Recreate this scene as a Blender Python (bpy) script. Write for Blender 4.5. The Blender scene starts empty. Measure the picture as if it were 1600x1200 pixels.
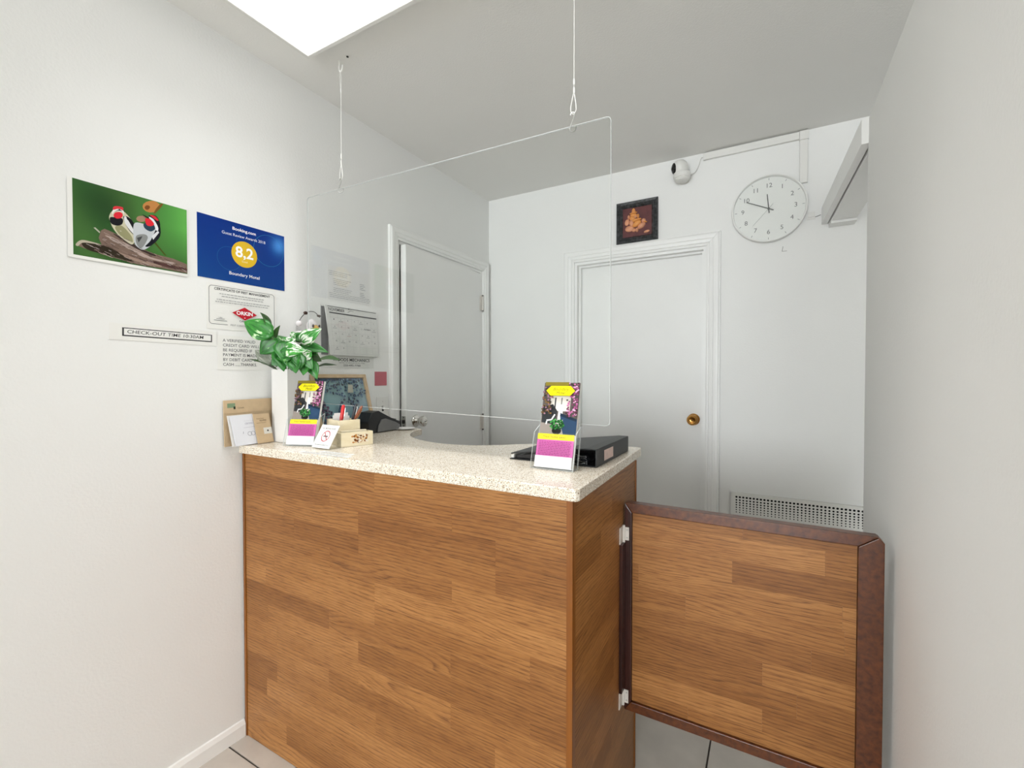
import bpy, bmesh, math, random
from mathutils import Vector, Matrix
random.seed(11)
SC = bpy.context.scene
COL = SC.collection

# ------------------------------------------------------------------ camera
CAM_H = 1.34
cam_data = bpy.data.cameras.new('camera')
cam_data.lens = 16.0; cam_data.sensor_width = 36.0; cam_data.sensor_fit = 'HORIZONTAL'
cam_data.clip_start = 0.02
cam = bpy.data.objects.new('camera', cam_data); COL.objects.link(cam)
cam.location = (0, 0, CAM_H)
cam.rotation_euler = (math.radians(89.0), 0, math.radians(29.5))
SC.camera = cam

# ------------------------------------------------------------------ world, exposure
SC.view_settings.view_transform = 'Standard'
SC.view_settings.look = 'None'
SC.view_settings.gamma = 1.0
SC.view_settings.use_curve_mapping = False
SC.view_settings.exposure = 0.07
WORLD_STRENGTH = 16.5
LAMP_STRENGTH = 1.3
LAMP_WATTS = 6.6
world = bpy.data.worlds.new('sky_world'); SC.world = world
world.use_nodes = True
wb = world.node_tree.nodes['Background']
wb.inputs[0].default_value = (0.95, 0.98, 1.03, 1)
wb.inputs[1].default_value = WORLD_STRENGTH
# portal that guides sampling of the sky through the unseen window behind the camera
pl = bpy.data.lights.new('window_portal', 'AREA'); pl.shape = 'RECTANGLE'; pl.size = 2.86; pl.size_y = 2.1
pl.cycles.is_portal = True
po = bpy.data.objects.new('window_portal', pl); COL.objects.link(po)
po.location = (0.03, -6.29, 1.35); po.rotation_euler = (math.radians(90), 0, 0)

# ------------------------------------------------------------------ helpers
def lin(c):
    out = []
    for v in c:
        v = v / 255.0
        out.append(v / 12.92 if v <= 0.04045 else ((v + 0.055) / 1.055) ** 2.4)
    return tuple(out)

WM = {}
def wmat(o): return WM.get(o.name, Matrix.Identity(4)) if o else Matrix.Identity(4)

def bm_box(bm, x0, x1, y0, y1, z0, z1):
    vs = [bm.verts.new(p) for p in ((x0,y0,z0),(x1,y0,z0),(x1,y1,z0),(x0,y1,z0),(x0,y0,z1),(x1,y0,z1),(x1,y1,z1),(x0,y1,z1))]
    for f in ((3,2,1,0),(4,5,6,7),(0,1,5,4),(1,2,6,5),(2,3,7,6),(3,0,4,7)):
        bm.faces.new([vs[i] for i in f])
    return vs

def bm_tube(bm, pts, r, n=10, cap=True):
    pts = [Vector(p) for p in pts]
    rs = r if isinstance(r, (list, tuple)) else [r] * len(pts)
    rings = []; prev = None
    for i, p in enumerate(pts):
        a = pts[max(i-1, 0)]; b = pts[min(i+1, len(pts)-1)]
        t = (b - a).normalized()
        if prev is None:
            ref = Vector((0,0,1)) if abs(t.z) < 0.9 else Vector((1,0,0))
            u = t.cross(ref).normalized()
        else:
            u = (prev - t * prev.dot(t)).normalized()
        prev = u; w = t.cross(u)
        rings.append([bm.verts.new(p + (u*math.cos(2*math.pi*k/n) + w*math.sin(2*math.pi*k/n)) * rs[i]) for k in range(n)])
    for i in range(len(rings)-1):
        for k in range(n):
            bm.faces.new((rings[i][k], rings[i][(k+1)%n], rings[i+1][(k+1)%n], rings[i+1][k]))
    if cap:
        bm.faces.new(list(reversed(rings[0]))); bm.faces.new(rings[-1])

def bm_lathe(bm, prof, origin, axis, n=32):
    """prof: list of (radius, distance along axis)"""
    axis = Vector(axis).normalized(); o = Vector(origin)
    ref = Vector((0,0,1)) if abs(axis.z) < 0.9 else Vector((1,0,0))
    u = axis.cross(ref).normalized(); w = axis.cross(u)
    rings = []
    for r, h in prof:
        c = o + axis * h
        if r < 1e-6: rings.append([bm.verts.new(c)])
        else: rings.append([bm.verts.new(c + (u*math.cos(2*math.pi*k/n) + w*math.sin(2*math.pi*k/n)) * r) for k in range(n)])
    for i in range(len(rings)-1):
        A, B = rings[i], rings[i+1]
        for k in range(n):
            k2 = (k+1) % n
            if len(A) == 1 and len(B) == 1: continue
            if len(A) == 1: bm.faces.new((A[0], B[k2], B[k]))
            elif len(B) == 1: bm.faces.new((A[k], A[k2], B[0]))
            else: bm.faces.new((A[k], A[k2], B[k2], B[k]))
    if len(rings[0]) > 1: bm.faces.new(list(reversed(rings[0])))
    if len(rings[-1]) > 1: bm.faces.new(rings[-1])

def obj(name, bm, mat, parent=None, smooth=False, bevel=0.0, origin=None, segs=2, fix=True):
    """link a bmesh given in WORLD coordinates as one mesh object below parent"""
    if bevel > 0:
        bmesh.ops.bevel(bm, geom=list(bm.edges), offset=bevel, segments=segs, affect='EDGES', profile=0.6, clamp_overlap=True)
    if fix: bmesh.ops.recalc_face_normals(bm, faces=bm.faces)
    M = wmat(parent).copy()
    if origin is not None: M = Matrix.Translation(Vector(origin)) if parent is None else Matrix.Translation(Vector(origin))
    bmesh.ops.transform(bm, matrix=M.inverted(), verts=bm.verts)
    me = bpy.data.meshes.new(name); bm.to_mesh(me); bm.free()
    if smooth:
        for p in me.polygons: p.use_smooth = True
    mats = mat if isinstance(mat, (list, tuple)) else [mat]
    for m in mats: me.materials.append(m)
    o = bpy.data.objects.new(name, me); COL.objects.link(o)
    if parent: o.parent = parent
    o.matrix_local = wmat(parent).inverted() @ M
    WM[o.name] = M
    if smooth: autosmooth(o)
    return o

def autosmooth(o, ang=40):
    me = o.data
    bm = bmesh.new(); bm.from_mesh(me)
    for e in bm.edges:
        if len(e.link_faces) == 2 and e.calc_face_angle(0) > math.radians(ang): e.smooth = False
    bm.to_mesh(me); bm.free()

def box(name, b, mat, parent=None, bevel=0.0, origin=None):
    bm = bmesh.new(); bm_box(bm, *b)
    return obj(name, bm, mat, parent, bevel=bevel, origin=origin)

def tag(o, label=None, cat=None, group=None, kind=None):
    if label: o['label'] = label
    if cat: o['category'] = cat
    if group: o['group'] = group
    if kind: o['kind'] = kind
    return o

def thing(name, label, cat, loc, rz=0.0, group=None):
    o = bpy.data.objects.new(name, None); COL.objects.link(o)
    o.empty_display_size = 0.05
    o.location = loc; o.rotation_euler = (0, 0, rz)
    WM[o.name] = Matrix.Translation(Vector(loc)) @ Matrix.Rotation(rz, 4, 'Z')
    return tag(o, label, cat, group)

def struct_empty(name, loc, label=None):
    o = bpy.data.objects.new(name, None); COL.objects.link(o); o.location = loc
    o.empty_display_size = 0.05
    WM[o.name] = Matrix.Translation(Vector(loc)); o['kind'] = 'structure'
    if label: o['label'] = label
    return o

class Frame:
    """a flat place in the world: point = O + u U + v V + n N"""
    def __init__(s, O, U, V):
        s.O, s.U, s.V = Vector(O), Vector(U).normalized(), Vector(V).normalized()
        s.N = s.U.cross(s.V).normalized()
    def p(s, u, v, n=0.0): return s.O + s.U*u + s.V*v + s.N*n
    def bm_slab(s, bm, u0, u1, v0, v1, n0, n1):
        pts = [(u0,v0,n0),(u1,v0,n0),(u1,v1,n0),(u0,v1,n0),(u0,v0,n1),(u1,v0,n1),(u1,v1,n1),(u0,v1,n1)]
        vs = [bm.verts.new(s.p(*q)) for q in pts]
        for f in ((3,2,1,0),(4,5,6,7),(0,1,5,4),(1,2,6,5),(2,3,7,6),(3,0,4,7)): bm.faces.new([vs[i] for i in f])
    def slab(s, name, u0, u1, v0, v1, n0, n1, mat, parent, bevel=0.0):
        bm = bmesh.new(); s.bm_slab(bm, u0, u1, v0, v1, n0, n1)
        return obj(name, bm, mat, parent, bevel=bevel)

def LEFT(y, z): return Frame((-1.70, y, z), (0,1,0), (0,0,1))
def BACK(x, z, y=2.68): return Frame((x, y, z), (1,0,0), (0,0,1))

TXT = {}
def text_geo(s, bold=0.0, shear=0.0, space=1.0, align='CENTER'):
    key = (s, bold, shear, space, align)
    if key in TXT: return TXT[key]
    cu = bpy.data.curves.new('tmp_text', 'FONT'); cu.body = s; cu.size = 1.0
    cu.align_x = align; cu.align_y = 'CENTER'; cu.offset = bold; cu.shear = shear; cu.space_character = space
    cu.resolution_u = 3; cu.fill_mode = 'FRONT'
    ob = bpy.data.objects.new('tmp_text', cu); COL.objects.link(ob)
    dg = bpy.context.evaluated_depsgraph_get()
    me = bpy.data.meshes.new_from_object(ob.evaluated_get(dg))
    V = [tuple(v.co[:2]) for v in me.vertices]; F = [tuple(p.vertices) for p in me.polygons]
    bpy.data.objects.remove(ob); bpy.data.curves.remove(cu); bpy.data.meshes.remove(me)
    TXT[key] = (V, F); return V, F

class Print:
    """flat coloured shapes printed on a frame; one mesh with a colour attribute"""
    def __init__(s, frame, n=0.0003, step=0.00004):
        s.f, s.n, s.step = frame, n, step; s.V = []; s.F = []; s.C = []
    def _add(s, pts, faces, cols):
        b = len(s.V); s.V += [s.f.p(u, v, s.n) for u, v in pts]
        for i, f in enumerate(faces): s.F.append([b+k for k in f]); s.C.append(cols[i] if isinstance(cols, list) else cols)
    def poly(s, pts, rgb): s._add(pts, [tuple(range(len(pts)))], lin(rgb)); s.n += s.step; return s
    def rect(s, u0, u1, v0, v1, rgb): return s.poly([(u0,v0),(u1,v0),(u1,v1),(u0,v1)], rgb)
    def disc(s, u, v, ru, rv, rgb, n=20, a=0.0):
        ca, sa = math.cos(a), math.sin(a); pts = []
        for k in range(n):
            t = 2*math.pi*k/n; x, y = ru*math.cos(t), rv*math.sin(t)
            pts.append((u + x*ca - y*sa, v + x*sa + y*ca))
        return s.poly(pts, rgb)
    def ring(s, u, v, r, w, rgb, n=40, a0=0, a1=360, ry=None):
        ry = ry or r; pts = []; faces = []
        for k in range(n+1):
            t = math.radians(a0 + (a1-a0)*k/n)
            pts += [(u+r*math.cos(t), v+ry*math.sin(t)), (u+(r-w)*math.cos(t), v+(ry-w)*math.sin(t))]
        for k in range(n): faces.append((2*k+1, 2*k, 2*k+2, 2*k+3))
        s._add(pts, faces, lin(rgb)); s.n += s.step; return s
    def line(s, a, b, w, rgb):
        d = Vector((b[0]-a[0], b[1]-a[1])); q = Vector((-d.y, d.x)).normalized()*w/2
        return s.poly([(a[0]-q.x,a[1]-q.y),(b[0]-q.x,b[1]-q.y),(b[0]+q.x,b[1]+q.y),(a[0]+q.x,a[1]+q.y)], rgb)
    def text(s, st, u, v, size, rgb, width=None, bold=0.0, shear=0.0, rot=0.0, align='CENTER', space=1.0):
        V, F = text_geo(st, bold, shear, space, align)
        if not V: return s
        xs = [p[0] for p in V]; k = 1.0
        if width: k = width / max((max(xs)-min(xs))*size, 1e-6)
        c, sn = math.cos(rot), math.sin(rot)
        pts = [(u + (x*size*k)*c - (y*size)*sn, v + (x*size*k)*sn + (y*size)*c) for x, y in V]
        s._add(pts, F, lin(rgb)); s.n += s.step; return s
    def grid(s, u0, u1, v0, v1, nx, ny, fn):
        """smoothly shaded field: colour per corner"""
        pts = [(u0+(u1-u0)*i/nx, v0+(v1-v0)*j/ny) for j in range(ny+1) for i in range(nx+1)]
        cl = [lin(fn(i/nx, j/ny)) for j in range(ny+1) for i in range(nx+1)]
        faces = []; cols = []
        for j in range(ny):
            for i in range(nx):
                a = j*(nx+1)+i; q = (a, a+1, a+nx+2, a+nx+1); faces.append(q); cols.append([cl[k] for k in q])
        s._add(pts, faces, cols); s.n += s.step; return s
    def build(s, name, parent, mat=None):
        M = wmat(parent); Mi = M.inverted()
        me = bpy.data.meshes.new(name); me.from_pydata([Mi @ v for v in s.V], [], s.F)
        at = me.color_attributes.new('Col', 'FLOAT_COLOR', 'CORNER'); i = 0; flat = []
        for f, c in zip(s.F, s.C):
            for k in range(len(f)):
                q = c[k] if isinstance(c, list) else c
                flat += [q[0], q[1], q[2], 1.0]
        at.data.foreach_set('color', flat)
        me.materials.append(mat or M_PRINT)
        o = bpy.data.objects.new(name, me); COL.objects.link(o); o.parent = parent
        WM[o.name] = M; return o

# ------------------------------------------------------------------ materials
def new_mat(name):
    m = bpy.data.materials.new(name); m.use_nodes = True
    nt = m.node_tree; return m, nt, nt.nodes['Principled BSDF']

def N(nt, kind, **kw):
    n = nt.nodes.new(kind)
    for k, v in kw.items():
        if k in n.inputs: n.inputs[k].default_value = v
        else: setattr(n, k, v)
    return n

def ramp(nt, stops):
    r = nt.nodes.new('ShaderNodeValToRGB'); e = r.color_ramp.elements
    while len(e) < len(stops): e.new(0.5)
    for el, (p, c) in zip(e, stops): el.position = p; el.color = (*c, 1)
    return r

def paint(name, rgb, rough=0.5, var=0.03, scale=6.0, bump=0.0, bscale=150.0, metal=0.0, spec=0.5, ior=None):
    """painted / plain surface with faint tonal variation and fine relief"""
    m, nt, bs = new_mat(name); L = nt.links
    tc = N(nt, 'ShaderNodeTexCoord')
    no = N(nt, 'ShaderNodeTexNoise', Scale=scale, Detail=4.0)
    L.new(tc.outputs['Object'], no.inputs['Vector'])
    c = lin(rgb)
    rp = ramp(nt, [(0.3, tuple(max(0, x*(1-var)) for x in c)), (0.7, tuple(min(1, x*(1+var)) for x in c))])
    L.new(no.outputs['Fac'], rp.inputs[0]); L.new(rp.outputs[0], bs.inputs['Base Color'])
    bs.inputs['Roughness'].default_value = rough; bs.inputs['Metallic'].default_value = metal
    bs.inputs['Specular IOR Level'].default_value = spec
    if bump > 0:
        n2 = N(nt, 'ShaderNodeTexNoise', Scale=bscale, Detail=3.0)
        L.new(tc.outputs['Object'], n2.inputs['Vector'])
        b = N(nt, 'ShaderNodeBump', Strength=bump, Distance=0.002)
        L.new(n2.outputs['Fac'], b.inputs['Height']); L.new(b.outputs[0], bs.inputs['Normal'])
    return m

def oak(name, tint=(1,1,1)):
    """oak laminate strip: long grain, cathedral figure, tone differs from strip to strip"""
    m, nt, bs = new_mat(name); L = nt.links
    tc = N(nt, 'ShaderNodeTexCoord'); oi = N(nt, 'ShaderNodeObjectInfo')
    mul = N(nt, 'ShaderNodeVectorMath', operation='MULTIPLY'); mul.inputs[1].default_value = (91.0, 37.0, 53.0)
    cmb = N(nt, 'ShaderNodeCombineXYZ')
    for k in range(3): L.new(oi.outputs['Random'], cmb.inputs[k])
    L.new(cmb.outputs[0], mul.inputs[0])
    add = N(nt, 'ShaderNodeVectorMath', operation='ADD')
    L.new(tc.outputs['Object'], add.inputs[0]); L.new(mul.outputs[0], add.inputs[1])
    # fine pores: short dark dashes along the grain
    mp1 = N(nt, 'ShaderNodeMapping'); mp1.inputs['Scale'].default_value = (22, 1, 620)
    n1 = N(nt, 'ShaderNodeTexNoise', Scale=1.0, Detail=2.0, Roughness=0.6)
    L.new(add.outputs[0], mp1.inputs[0]); L.new(mp1.outputs[0], n1.inputs['Vector'])
    # growth lines: nearly parallel lines, arched (cathedral) in some strips
    mp2 = N(nt, 'ShaderNodeMapping'); mp2.inputs['Scale'].default_value = (1.5, 1, 9)
    n2 = N(nt, 'ShaderNodeTexNoise', Scale=1.0, Detail=2.0, Roughness=0.4)
    L.new(add.outputs[0], mp2.inputs[0]); L.new(mp2.outputs[0], n2.inputs['Vector'])
    r2 = N(nt, 'ShaderNodeMath', operation='MULTIPLY'); r2.inputs[1].default_value = 7.31; L.new(oi.outputs['Random'], r2.inputs[0])
    r3 = N(nt, 'ShaderNodeMath', operation='FRACT'); L.new(r2.outputs[0], r3.inputs[0])
    r4 = N(nt, 'ShaderNodeMath', operation='POWER'); r4.inputs[1].default_value = 1.6; L.new(r3.outputs[0], r4.inputs[0])
    amp = N(nt, 'ShaderNodeMath', operation='MULTIPLY_ADD'); amp.inputs[1].default_value = 20.0; amp.inputs[2].default_value = 3.0; L.new(r4.outputs[0], amp.inputs[0])
    warp = N(nt, 'ShaderNodeMath', operation='MULTIPLY'); L.new(n2.outputs['Fac'], warp.inputs[0]); L.new(amp.outputs[0], warp.inputs[1])
    sx = N(nt, 'ShaderNodeSeparateXYZ'); L.new(add.outputs[0], sx.inputs[0])
    g = N(nt, 'ShaderNodeMath', operation='MULTIPLY_ADD'); g.inputs[1].default_value = 100.0; L.new(sx.outputs['Z'], g.inputs[0]); L.new(warp.outputs[0], g.inputs[2])
    fr_ = N(nt, 'ShaderNodeMath', operation='FRACT'); L.new(g.outputs[0], fr_.inputs[0])
    lr = ramp(nt, [(0.0, (1,1,1)), (0.16, (0.55,0.55,0.55)), (0.45, (0.06,0.06,0.06)), (0.90, (0,0,0)), (1.0, (0.9,0.9,0.9))]); L.new(fr_.outputs[0], lr.inputs[0])
    brk = ramp(nt, [(0.35, (1,1,1)), (0.60, (0.45,0.45,0.45))]); L.new(n1.outputs['Fac'], brk.inputs[0])
    pw = N(nt, 'ShaderNodeMath', operation='MULTIPLY'); L.new(lr.outputs[0], pw.inputs[0]); L.new(brk.outputs[0], pw.inputs[1])
    # broad tone
    mp3 = N(nt, 'ShaderNodeMapping'); mp3.inputs['Scale'].default_value = (4.0, 1, 20)
    n3 = N(nt, 'ShaderNodeTexNoise', Scale=1.0, Detail=2.0)
    L.new(add.outputs[0], mp3.inputs[0]); L.new(mp3.outputs[0], n3.inputs['Vector'])
    light = tuple(a*b for a, b in zip((0.375, 0.170, 0.050), tint)); mid = tuple(a*b for a, b in zip((0.300, 0.126, 0.033), tint)); dark = tuple(a*b for a, b in zip((0.115, 0.040, 0.010), tint))
    base = ramp(nt, [(0.3, mid), (0.72, light)]); L.new(n3.outputs['Fac'], base.inputs[0])
    mixg = N(nt, 'ShaderNodeMix', data_type='RGBA', blend_type='MIX')
    f1 = N(nt, 'ShaderNodeMath', operation='MULTIPLY'); f1.inputs[1].default_value = 0.85
    L.new(pw.outputs[0], f1.inputs[0]); L.new(f1.outputs[0], mixg.inputs[0])
    L.new(base.outputs[0], mixg.inputs[6]); mixg.inputs[7].default_value = (*dark, 1)
    pr = ramp(nt, [(0.36, (0.60, 0.54, 0.46)), (0.52, (1, 1, 1))]); L.new(n1.outputs['Fac'], pr.inputs[0])
    mixp = N(nt, 'ShaderNodeMix', data_type='RGBA', blend_type='MULTIPLY'); mixp.inputs[0].default_value = 0.8
    L.new(mixg.outputs[2], mixp.inputs[6]); L.new(pr.outputs[0], mixp.inputs[7])
    tone = ramp(nt, [(0.0, (0.79, 0.73, 0.65)), (0.5, (1, 0.98, 0.95)), (1.0, (1.21, 1.25, 1.33))]); L.new(oi.outputs['Random'], tone.inputs[0])
    mixt = N(nt, 'ShaderNodeMix', data_type='RGBA', blend_type='MULTIPLY'); mixt.inputs[0].default_value = 1.0
    L.new(mixp.outputs[2], mixt.inputs[6]); L.new(tone.outputs[0], mixt.inputs[7])
    L.new(mixt.outputs[2], bs.inputs['Base Color'])
    bs.inputs['Roughness'].default_value = 0.42; bs.inputs['Specular IOR Level'].default_value = 0.35
    b = N(nt, 'ShaderNodeBump', Strength=0.10, Distance=0.001)
    L.new(n1.outputs['Fac'], b.inputs['Height']); L.new(b.outputs[0], bs.inputs['Normal'])
    return m

def streak_wood(name, c0, c1, rough=0.35, sc=(40, 40, 3)):
    m, nt, bs = new_mat(name); L = nt.links
    tc = N(nt, 'ShaderNodeTexCoord'); mp = N(nt, 'ShaderNodeMapping'); mp.inputs['Scale'].default_value = sc
    n = N(nt, 'ShaderNodeTexNoise', Scale=1.0, Detail=4.0, Distortion=0.3)
    L.new(tc.outputs['Object'], mp.inputs[0]); L.new(mp.outputs[0], n.inputs['Vector'])
    r = ramp(nt, [(0.3, lin(c0)), (0.7, lin(c1))]); L.new(n.outputs['Fac'], r.inputs[0]); L.new(r.outputs[0], bs.inputs['Base Color'])
    bs.inputs['Roughness'].default_value = rough
    return m

def quartz(name):
    m, nt, bs = new_mat(name); L = nt.links
    tc = N(nt, 'ShaderNodeTexCoord')
    v1 = N(nt, 'ShaderNodeTexVoronoi', Scale=430.0); L.new(tc.outputs['Object'], v1.inputs['Vector'])
    v2 = N(nt, 'ShaderNodeTexVoronoi', Scale=620.0); L.new(tc.outputs['Object'], v2.inputs['Vector'])
    sp = N(nt, 'ShaderNodeSeparateColor'); L.new(v1.outputs['Color'], sp.inputs[0])
    sp2 = N(nt, 'ShaderNodeSeparateColor'); L.new(v2.outputs['Color'], sp2.inputs[0])
    r1 = ramp(nt, [(0.0, lin((228,218,200))), (0.45, lin((240,233,219))), (0.80, lin((212,196,172))), (0.93, lin((170,148,120)))]); r1.color_ramp.interpolation = 'CONSTANT'
    L.new(sp.outputs[0], r1.inputs[0])
    r2 = ramp(nt, [(0.0, (1,1,1)), (0.88, lin((168,148,124))), (0.965, lin((84,70,58)))]); r2.color_ramp.interpolation = 'CONSTANT'
    L.new(sp2.outputs[1], r2.inputs[0])
    mx = N(nt, 'ShaderNodeMix', data_type='RGBA', blend_type='MULTIPLY'); mx.inputs[0].default_value = 0.85
    L.new(r1.outputs[0], mx.inputs[6]); L.new(r2.outputs[0], mx.inputs[7]); L.new(mx.outputs[2], bs.inputs['Base Color'])
    bs.inputs['Roughness'].default_value = 0.22
    return m

def sheet_clear(name, tint=(0.985, 0.992, 0.99), ior=1.40, rough=0.0):
    """clear thin sheet: mirror reflection by Fresnel, the rest passes straight through"""
    m = bpy.data.materials.new(name); m.use_nodes = True; nt = m.node_tree; nt.nodes.clear(); L = nt.links
    out = N(nt, 'ShaderNodeOutputMaterial'); mix = N(nt, 'ShaderNodeMixShader')
    # Schlick reflectance from the true angle, the same on both faces of the thin sheet
    geo = N(nt, 'ShaderNodeNewGeometry'); dot = N(nt, 'ShaderNodeVectorMath', operation='DOT_PRODUCT')
    L.new(geo.outputs['Normal'], dot.inputs[0]); L.new(geo.outputs['Incoming'], dot.inputs[1])
    ab = N(nt, 'ShaderNodeMath', operation='ABSOLUTE'); L.new(dot.outputs['Value'], ab.inputs[0])
    om = N(nt, 'ShaderNodeMath', operation='SUBTRACT'); om.inputs[0].default_value = 1.0; L.new(ab.outputs[0], om.inputs[1])
    p5 = N(nt, 'ShaderNodeMath', operation='POWER'); p5.inputs[1].default_value = 5.0; L.new(om.outputs[0], p5.inputs[0])
    f0 = ((ior-1)/(ior+1))**2
    fr = N(nt, 'ShaderNodeMath', operation='MULTIPLY_ADD'); fr.inputs[1].default_value = 1-f0; fr.inputs[2].default_value = f0; L.new(p5.outputs[0], fr.inputs[0])
    tr = N(nt, 'ShaderNodeBsdfTransparent'); gl = N(nt, 'ShaderNodeBsdfGlossy', Roughness=rough)
    tr.inputs[0].default_value = (*tint, 1); gl.inputs[0].default_value = (1,1,1,1)
    L.new(fr.outputs[0], mix.inputs[0]); L.new(tr.outputs[0], mix.inputs[1]); L.new(gl.outputs[0], mix.inputs[2]); L.new(mix.outputs[0], out.inputs[0])
    return m

def emitter(name, rgb, strength):
    m = bpy.data.materials.new(name); m.use_nodes = True; nt = m.node_tree; nt.nodes.clear()
    out = N(nt, 'ShaderNodeOutputMaterial'); e = N(nt, 'ShaderNodeEmission', Strength=strength)
    e.inputs[0].default_value = (*rgb, 1); nt.links.new(e.outputs[0], out.inputs[0]); return m

def printed(name, rough=0.35):
    m, nt, bs = new_mat(name)
    at = N(nt, 'ShaderNodeAttribute', attribute_name='Col'); nt.links.new(at.outputs['Color'], bs.inputs['Base Color'])
    bs.inputs['Roughness'].default_value = rough; bs.inputs['Specular IOR Level'].default_value = 0.3
    return m

def leafmat(name, g0, g1, white, amount):
    """variegated pothos leaf; colour follows the leaf's own length and width (UV)"""
    m, nt, bs = new_mat(name); L = nt.links
    tc = N(nt, 'ShaderNodeTexCoord'); oi = N(nt, 'ShaderNodeObjectInfo')
    cmb = N(nt, 'ShaderNodeVectorMath', operation='SCALE'); cmb.inputs[0].default_value = (31, 17, 0); L.new(oi.outputs['Random'], cmb.inputs['Scale'])
    ad = N(nt, 'ShaderNodeVectorMath', operation='ADD'); L.new(tc.outputs['UV'], ad.inputs[0]); L.new(cmb.outputs[0], ad.inputs[1])
    mp = N(nt, 'ShaderNodeMapping'); mp.inputs['Scale'].default_value = (9, 2.4, 1); mp.inputs['Rotation'].default_value = (0, 0, 0.35)
    L.new(ad.outputs[0], mp.inputs[0])
    n = N(nt, 'ShaderNodeTexNoise', Scale=1.0, Detail=4.0, Roughness=0.6, Distortion=0.4); L.new(mp.outputs[0], n.inputs['Vector'])
    g = ramp(nt, [(0.35, lin(g0)), (0.6, lin(g1))]); L.new(n.outputs['Fac'], g.inputs[0])
    n2 = N(nt, 'ShaderNodeTexNoise', Scale=2.6, Detail=3.0); L.new(ad.outputs[0], n2.inputs['Vector'])
    sm = N(nt, 'ShaderNodeMath', operation='MULTIPLY'); L.new(n.outputs['Fac'], sm.inputs[0]); L.new(n2.outputs['Fac'], sm.inputs[1])
    w = ramp(nt, [(0.30 + amount, (0,0,0)), (0.34 + amount, (1,1,1))]); L.new(sm.outputs[0], w.inputs[0])
    mx = N(nt, 'ShaderNodeMix', data_type='RGBA'); L.new(w.outputs[0], mx.inputs[0]); L.new(g.outputs[0], mx.inputs[6]); mx.inputs[7].default_value = (*lin(white), 1)
    L.new(mx.outputs[2], bs.inputs['Base Color']); bs.inputs['Roughness'].default_value = 0.38
    return m

M_WALL = paint('wall_paint', (239,239,236), 0.75, 0.012, 2.0, 0.25, 120.0, spec=0.25)
M_CEIL = paint('ceiling_paint', (240,239,235), 0.9, 0.012, 2.0, 0.35, 160.0, spec=0.1)
M_TRIM = paint('trim_gloss_paint', (243,243,240), 0.38, 0.015, 5.0, 0.06, 90.0)
M_DOOR = paint('door_paint', (241,241,238), 0.45, 0.02, 3.0, 0.08, 60.0)
M_WHITEPL = paint('white_plastic', (232,231,226), 0.4, 0.01)
M_PAPER = paint('white_paper', (238,237,232), 0.7, 0.01, 20.0)
M_GREYPAPER = paint('calendar_paper', (222,222,218), 0.6, 0.015, 12.0)
M_INK = paint('black_ink', (32,32,34), 0.5, 0.05)
M_PRINT = printed('printed_sheet', 0.45)
M_GLOSSPRINT = printed('glossy_print', 0.22)
M_OAK = oak('oak_laminate')
M_OAKTRIM = streak_wood('amber_edge_trim', (112,62,9), (138,80,14), 0.35, (60,60,2))
M_MAHOG = streak_wood('mahogany_stain', (64,31,13), (104,55,23), 0.34, (70,70,70))
M_DARKPOST = streak_wood('dark_mahogany', (34,14,12), (62,26,16), 0.3, (60,60,3))
M_QUARTZ = quartz('speckled_quartz')
M_CORE = paint('particle_board', (150,120,84), 0.8, 0.08, 60.0)
M_STEEL = paint('brushed_steel', (196,196,192), 0.3, 0.05, 40.0, metal=1.0)
M_CHROME = paint('polished_chrome', (214,212,206), 0.08, 0.02, metal=1.0)
M_BRASS = paint('polished_brass', (206,152,82), 0.14, 0.06, 20.0, metal=1.0)
M_DARKMETAL = paint('dark_metal', (70,68,66), 0.35, 0.06, 40.0, metal=0.9)
M_HINGE = paint('painted_hinge', (214,208,200), 0.4, 0.04, 30.0)
M_BLACK = paint('black_vinyl', (17,18,19), 0.46, 0.15, 60.0, 0.15, 400.0)
M_BLACKGLOSS = paint('black_gloss', (9,9,10), 0.12, 0.1)
M_DARKHOLE = paint('dark_cavity', (16,16,16), 0.9, 0.1)
M_CLEAR = sheet_clear('acrylic_sheet')
M_LITRIM = paint('acrylic_edge_light', (216,219,217), 0.25, 0.01)  # pale colour stands in for light piped to the acrylic edges
M_WINDOW = sheet_clear('window_glass')
M_KRAFT = paint('kraft_board', (196,172,138), 0.75, 0.06, 30.0, 0.1, 300.0)
M_KRAFT2 = paint('kraft_envelope_paper', (204,178,142), 0.7, 0.05, 40.0)
M_CREAMWOOD = streak_wood('pale_cream_wood', (232,218,182), (242,230,200), 0.5, (20,20,60))
M_FRAMEWOOD = streak_wood('light_frame_wood', (184,152,110), (206,178,138), 0.45, (30,30,30))
M_PEWTER = streak_wood('black_pewter_frame', (22,24,26), (70,72,74), 0.22, (60,60,60))
M_MAROON = paint('maroon_ground', (92,44,44), 0.55, 0.3, 30.0, 0.2, 200.0)
M_TERRA = paint('orange_clay', (222,150,78), 0.5, 0.1, 60.0)
M_PEACH = paint('peach_clay', (216,152,116), 0.5, 0.12, 60.0)
M_TILE = paint('floor_tile_glaze', (198,190,180), 0.3, 0.08, 9.0)
M_GROUT = paint('floor_grout', (70,62,56), 0.85, 0.1, 30.0)
M_CERAMIC = paint('white_ceramic', (228,226,222), 0.45, 0.02, 12.0)
M_SOIL = paint('dark_soil', (40,30,22), 0.95, 0.3, 80.0)
M_STEM = paint('plant_stem', (78,104,48), 0.5, 0.15, 60.0)
M_WHITECORD = paint('white_cord', (236,235,230), 0.5, 0.02)
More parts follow.
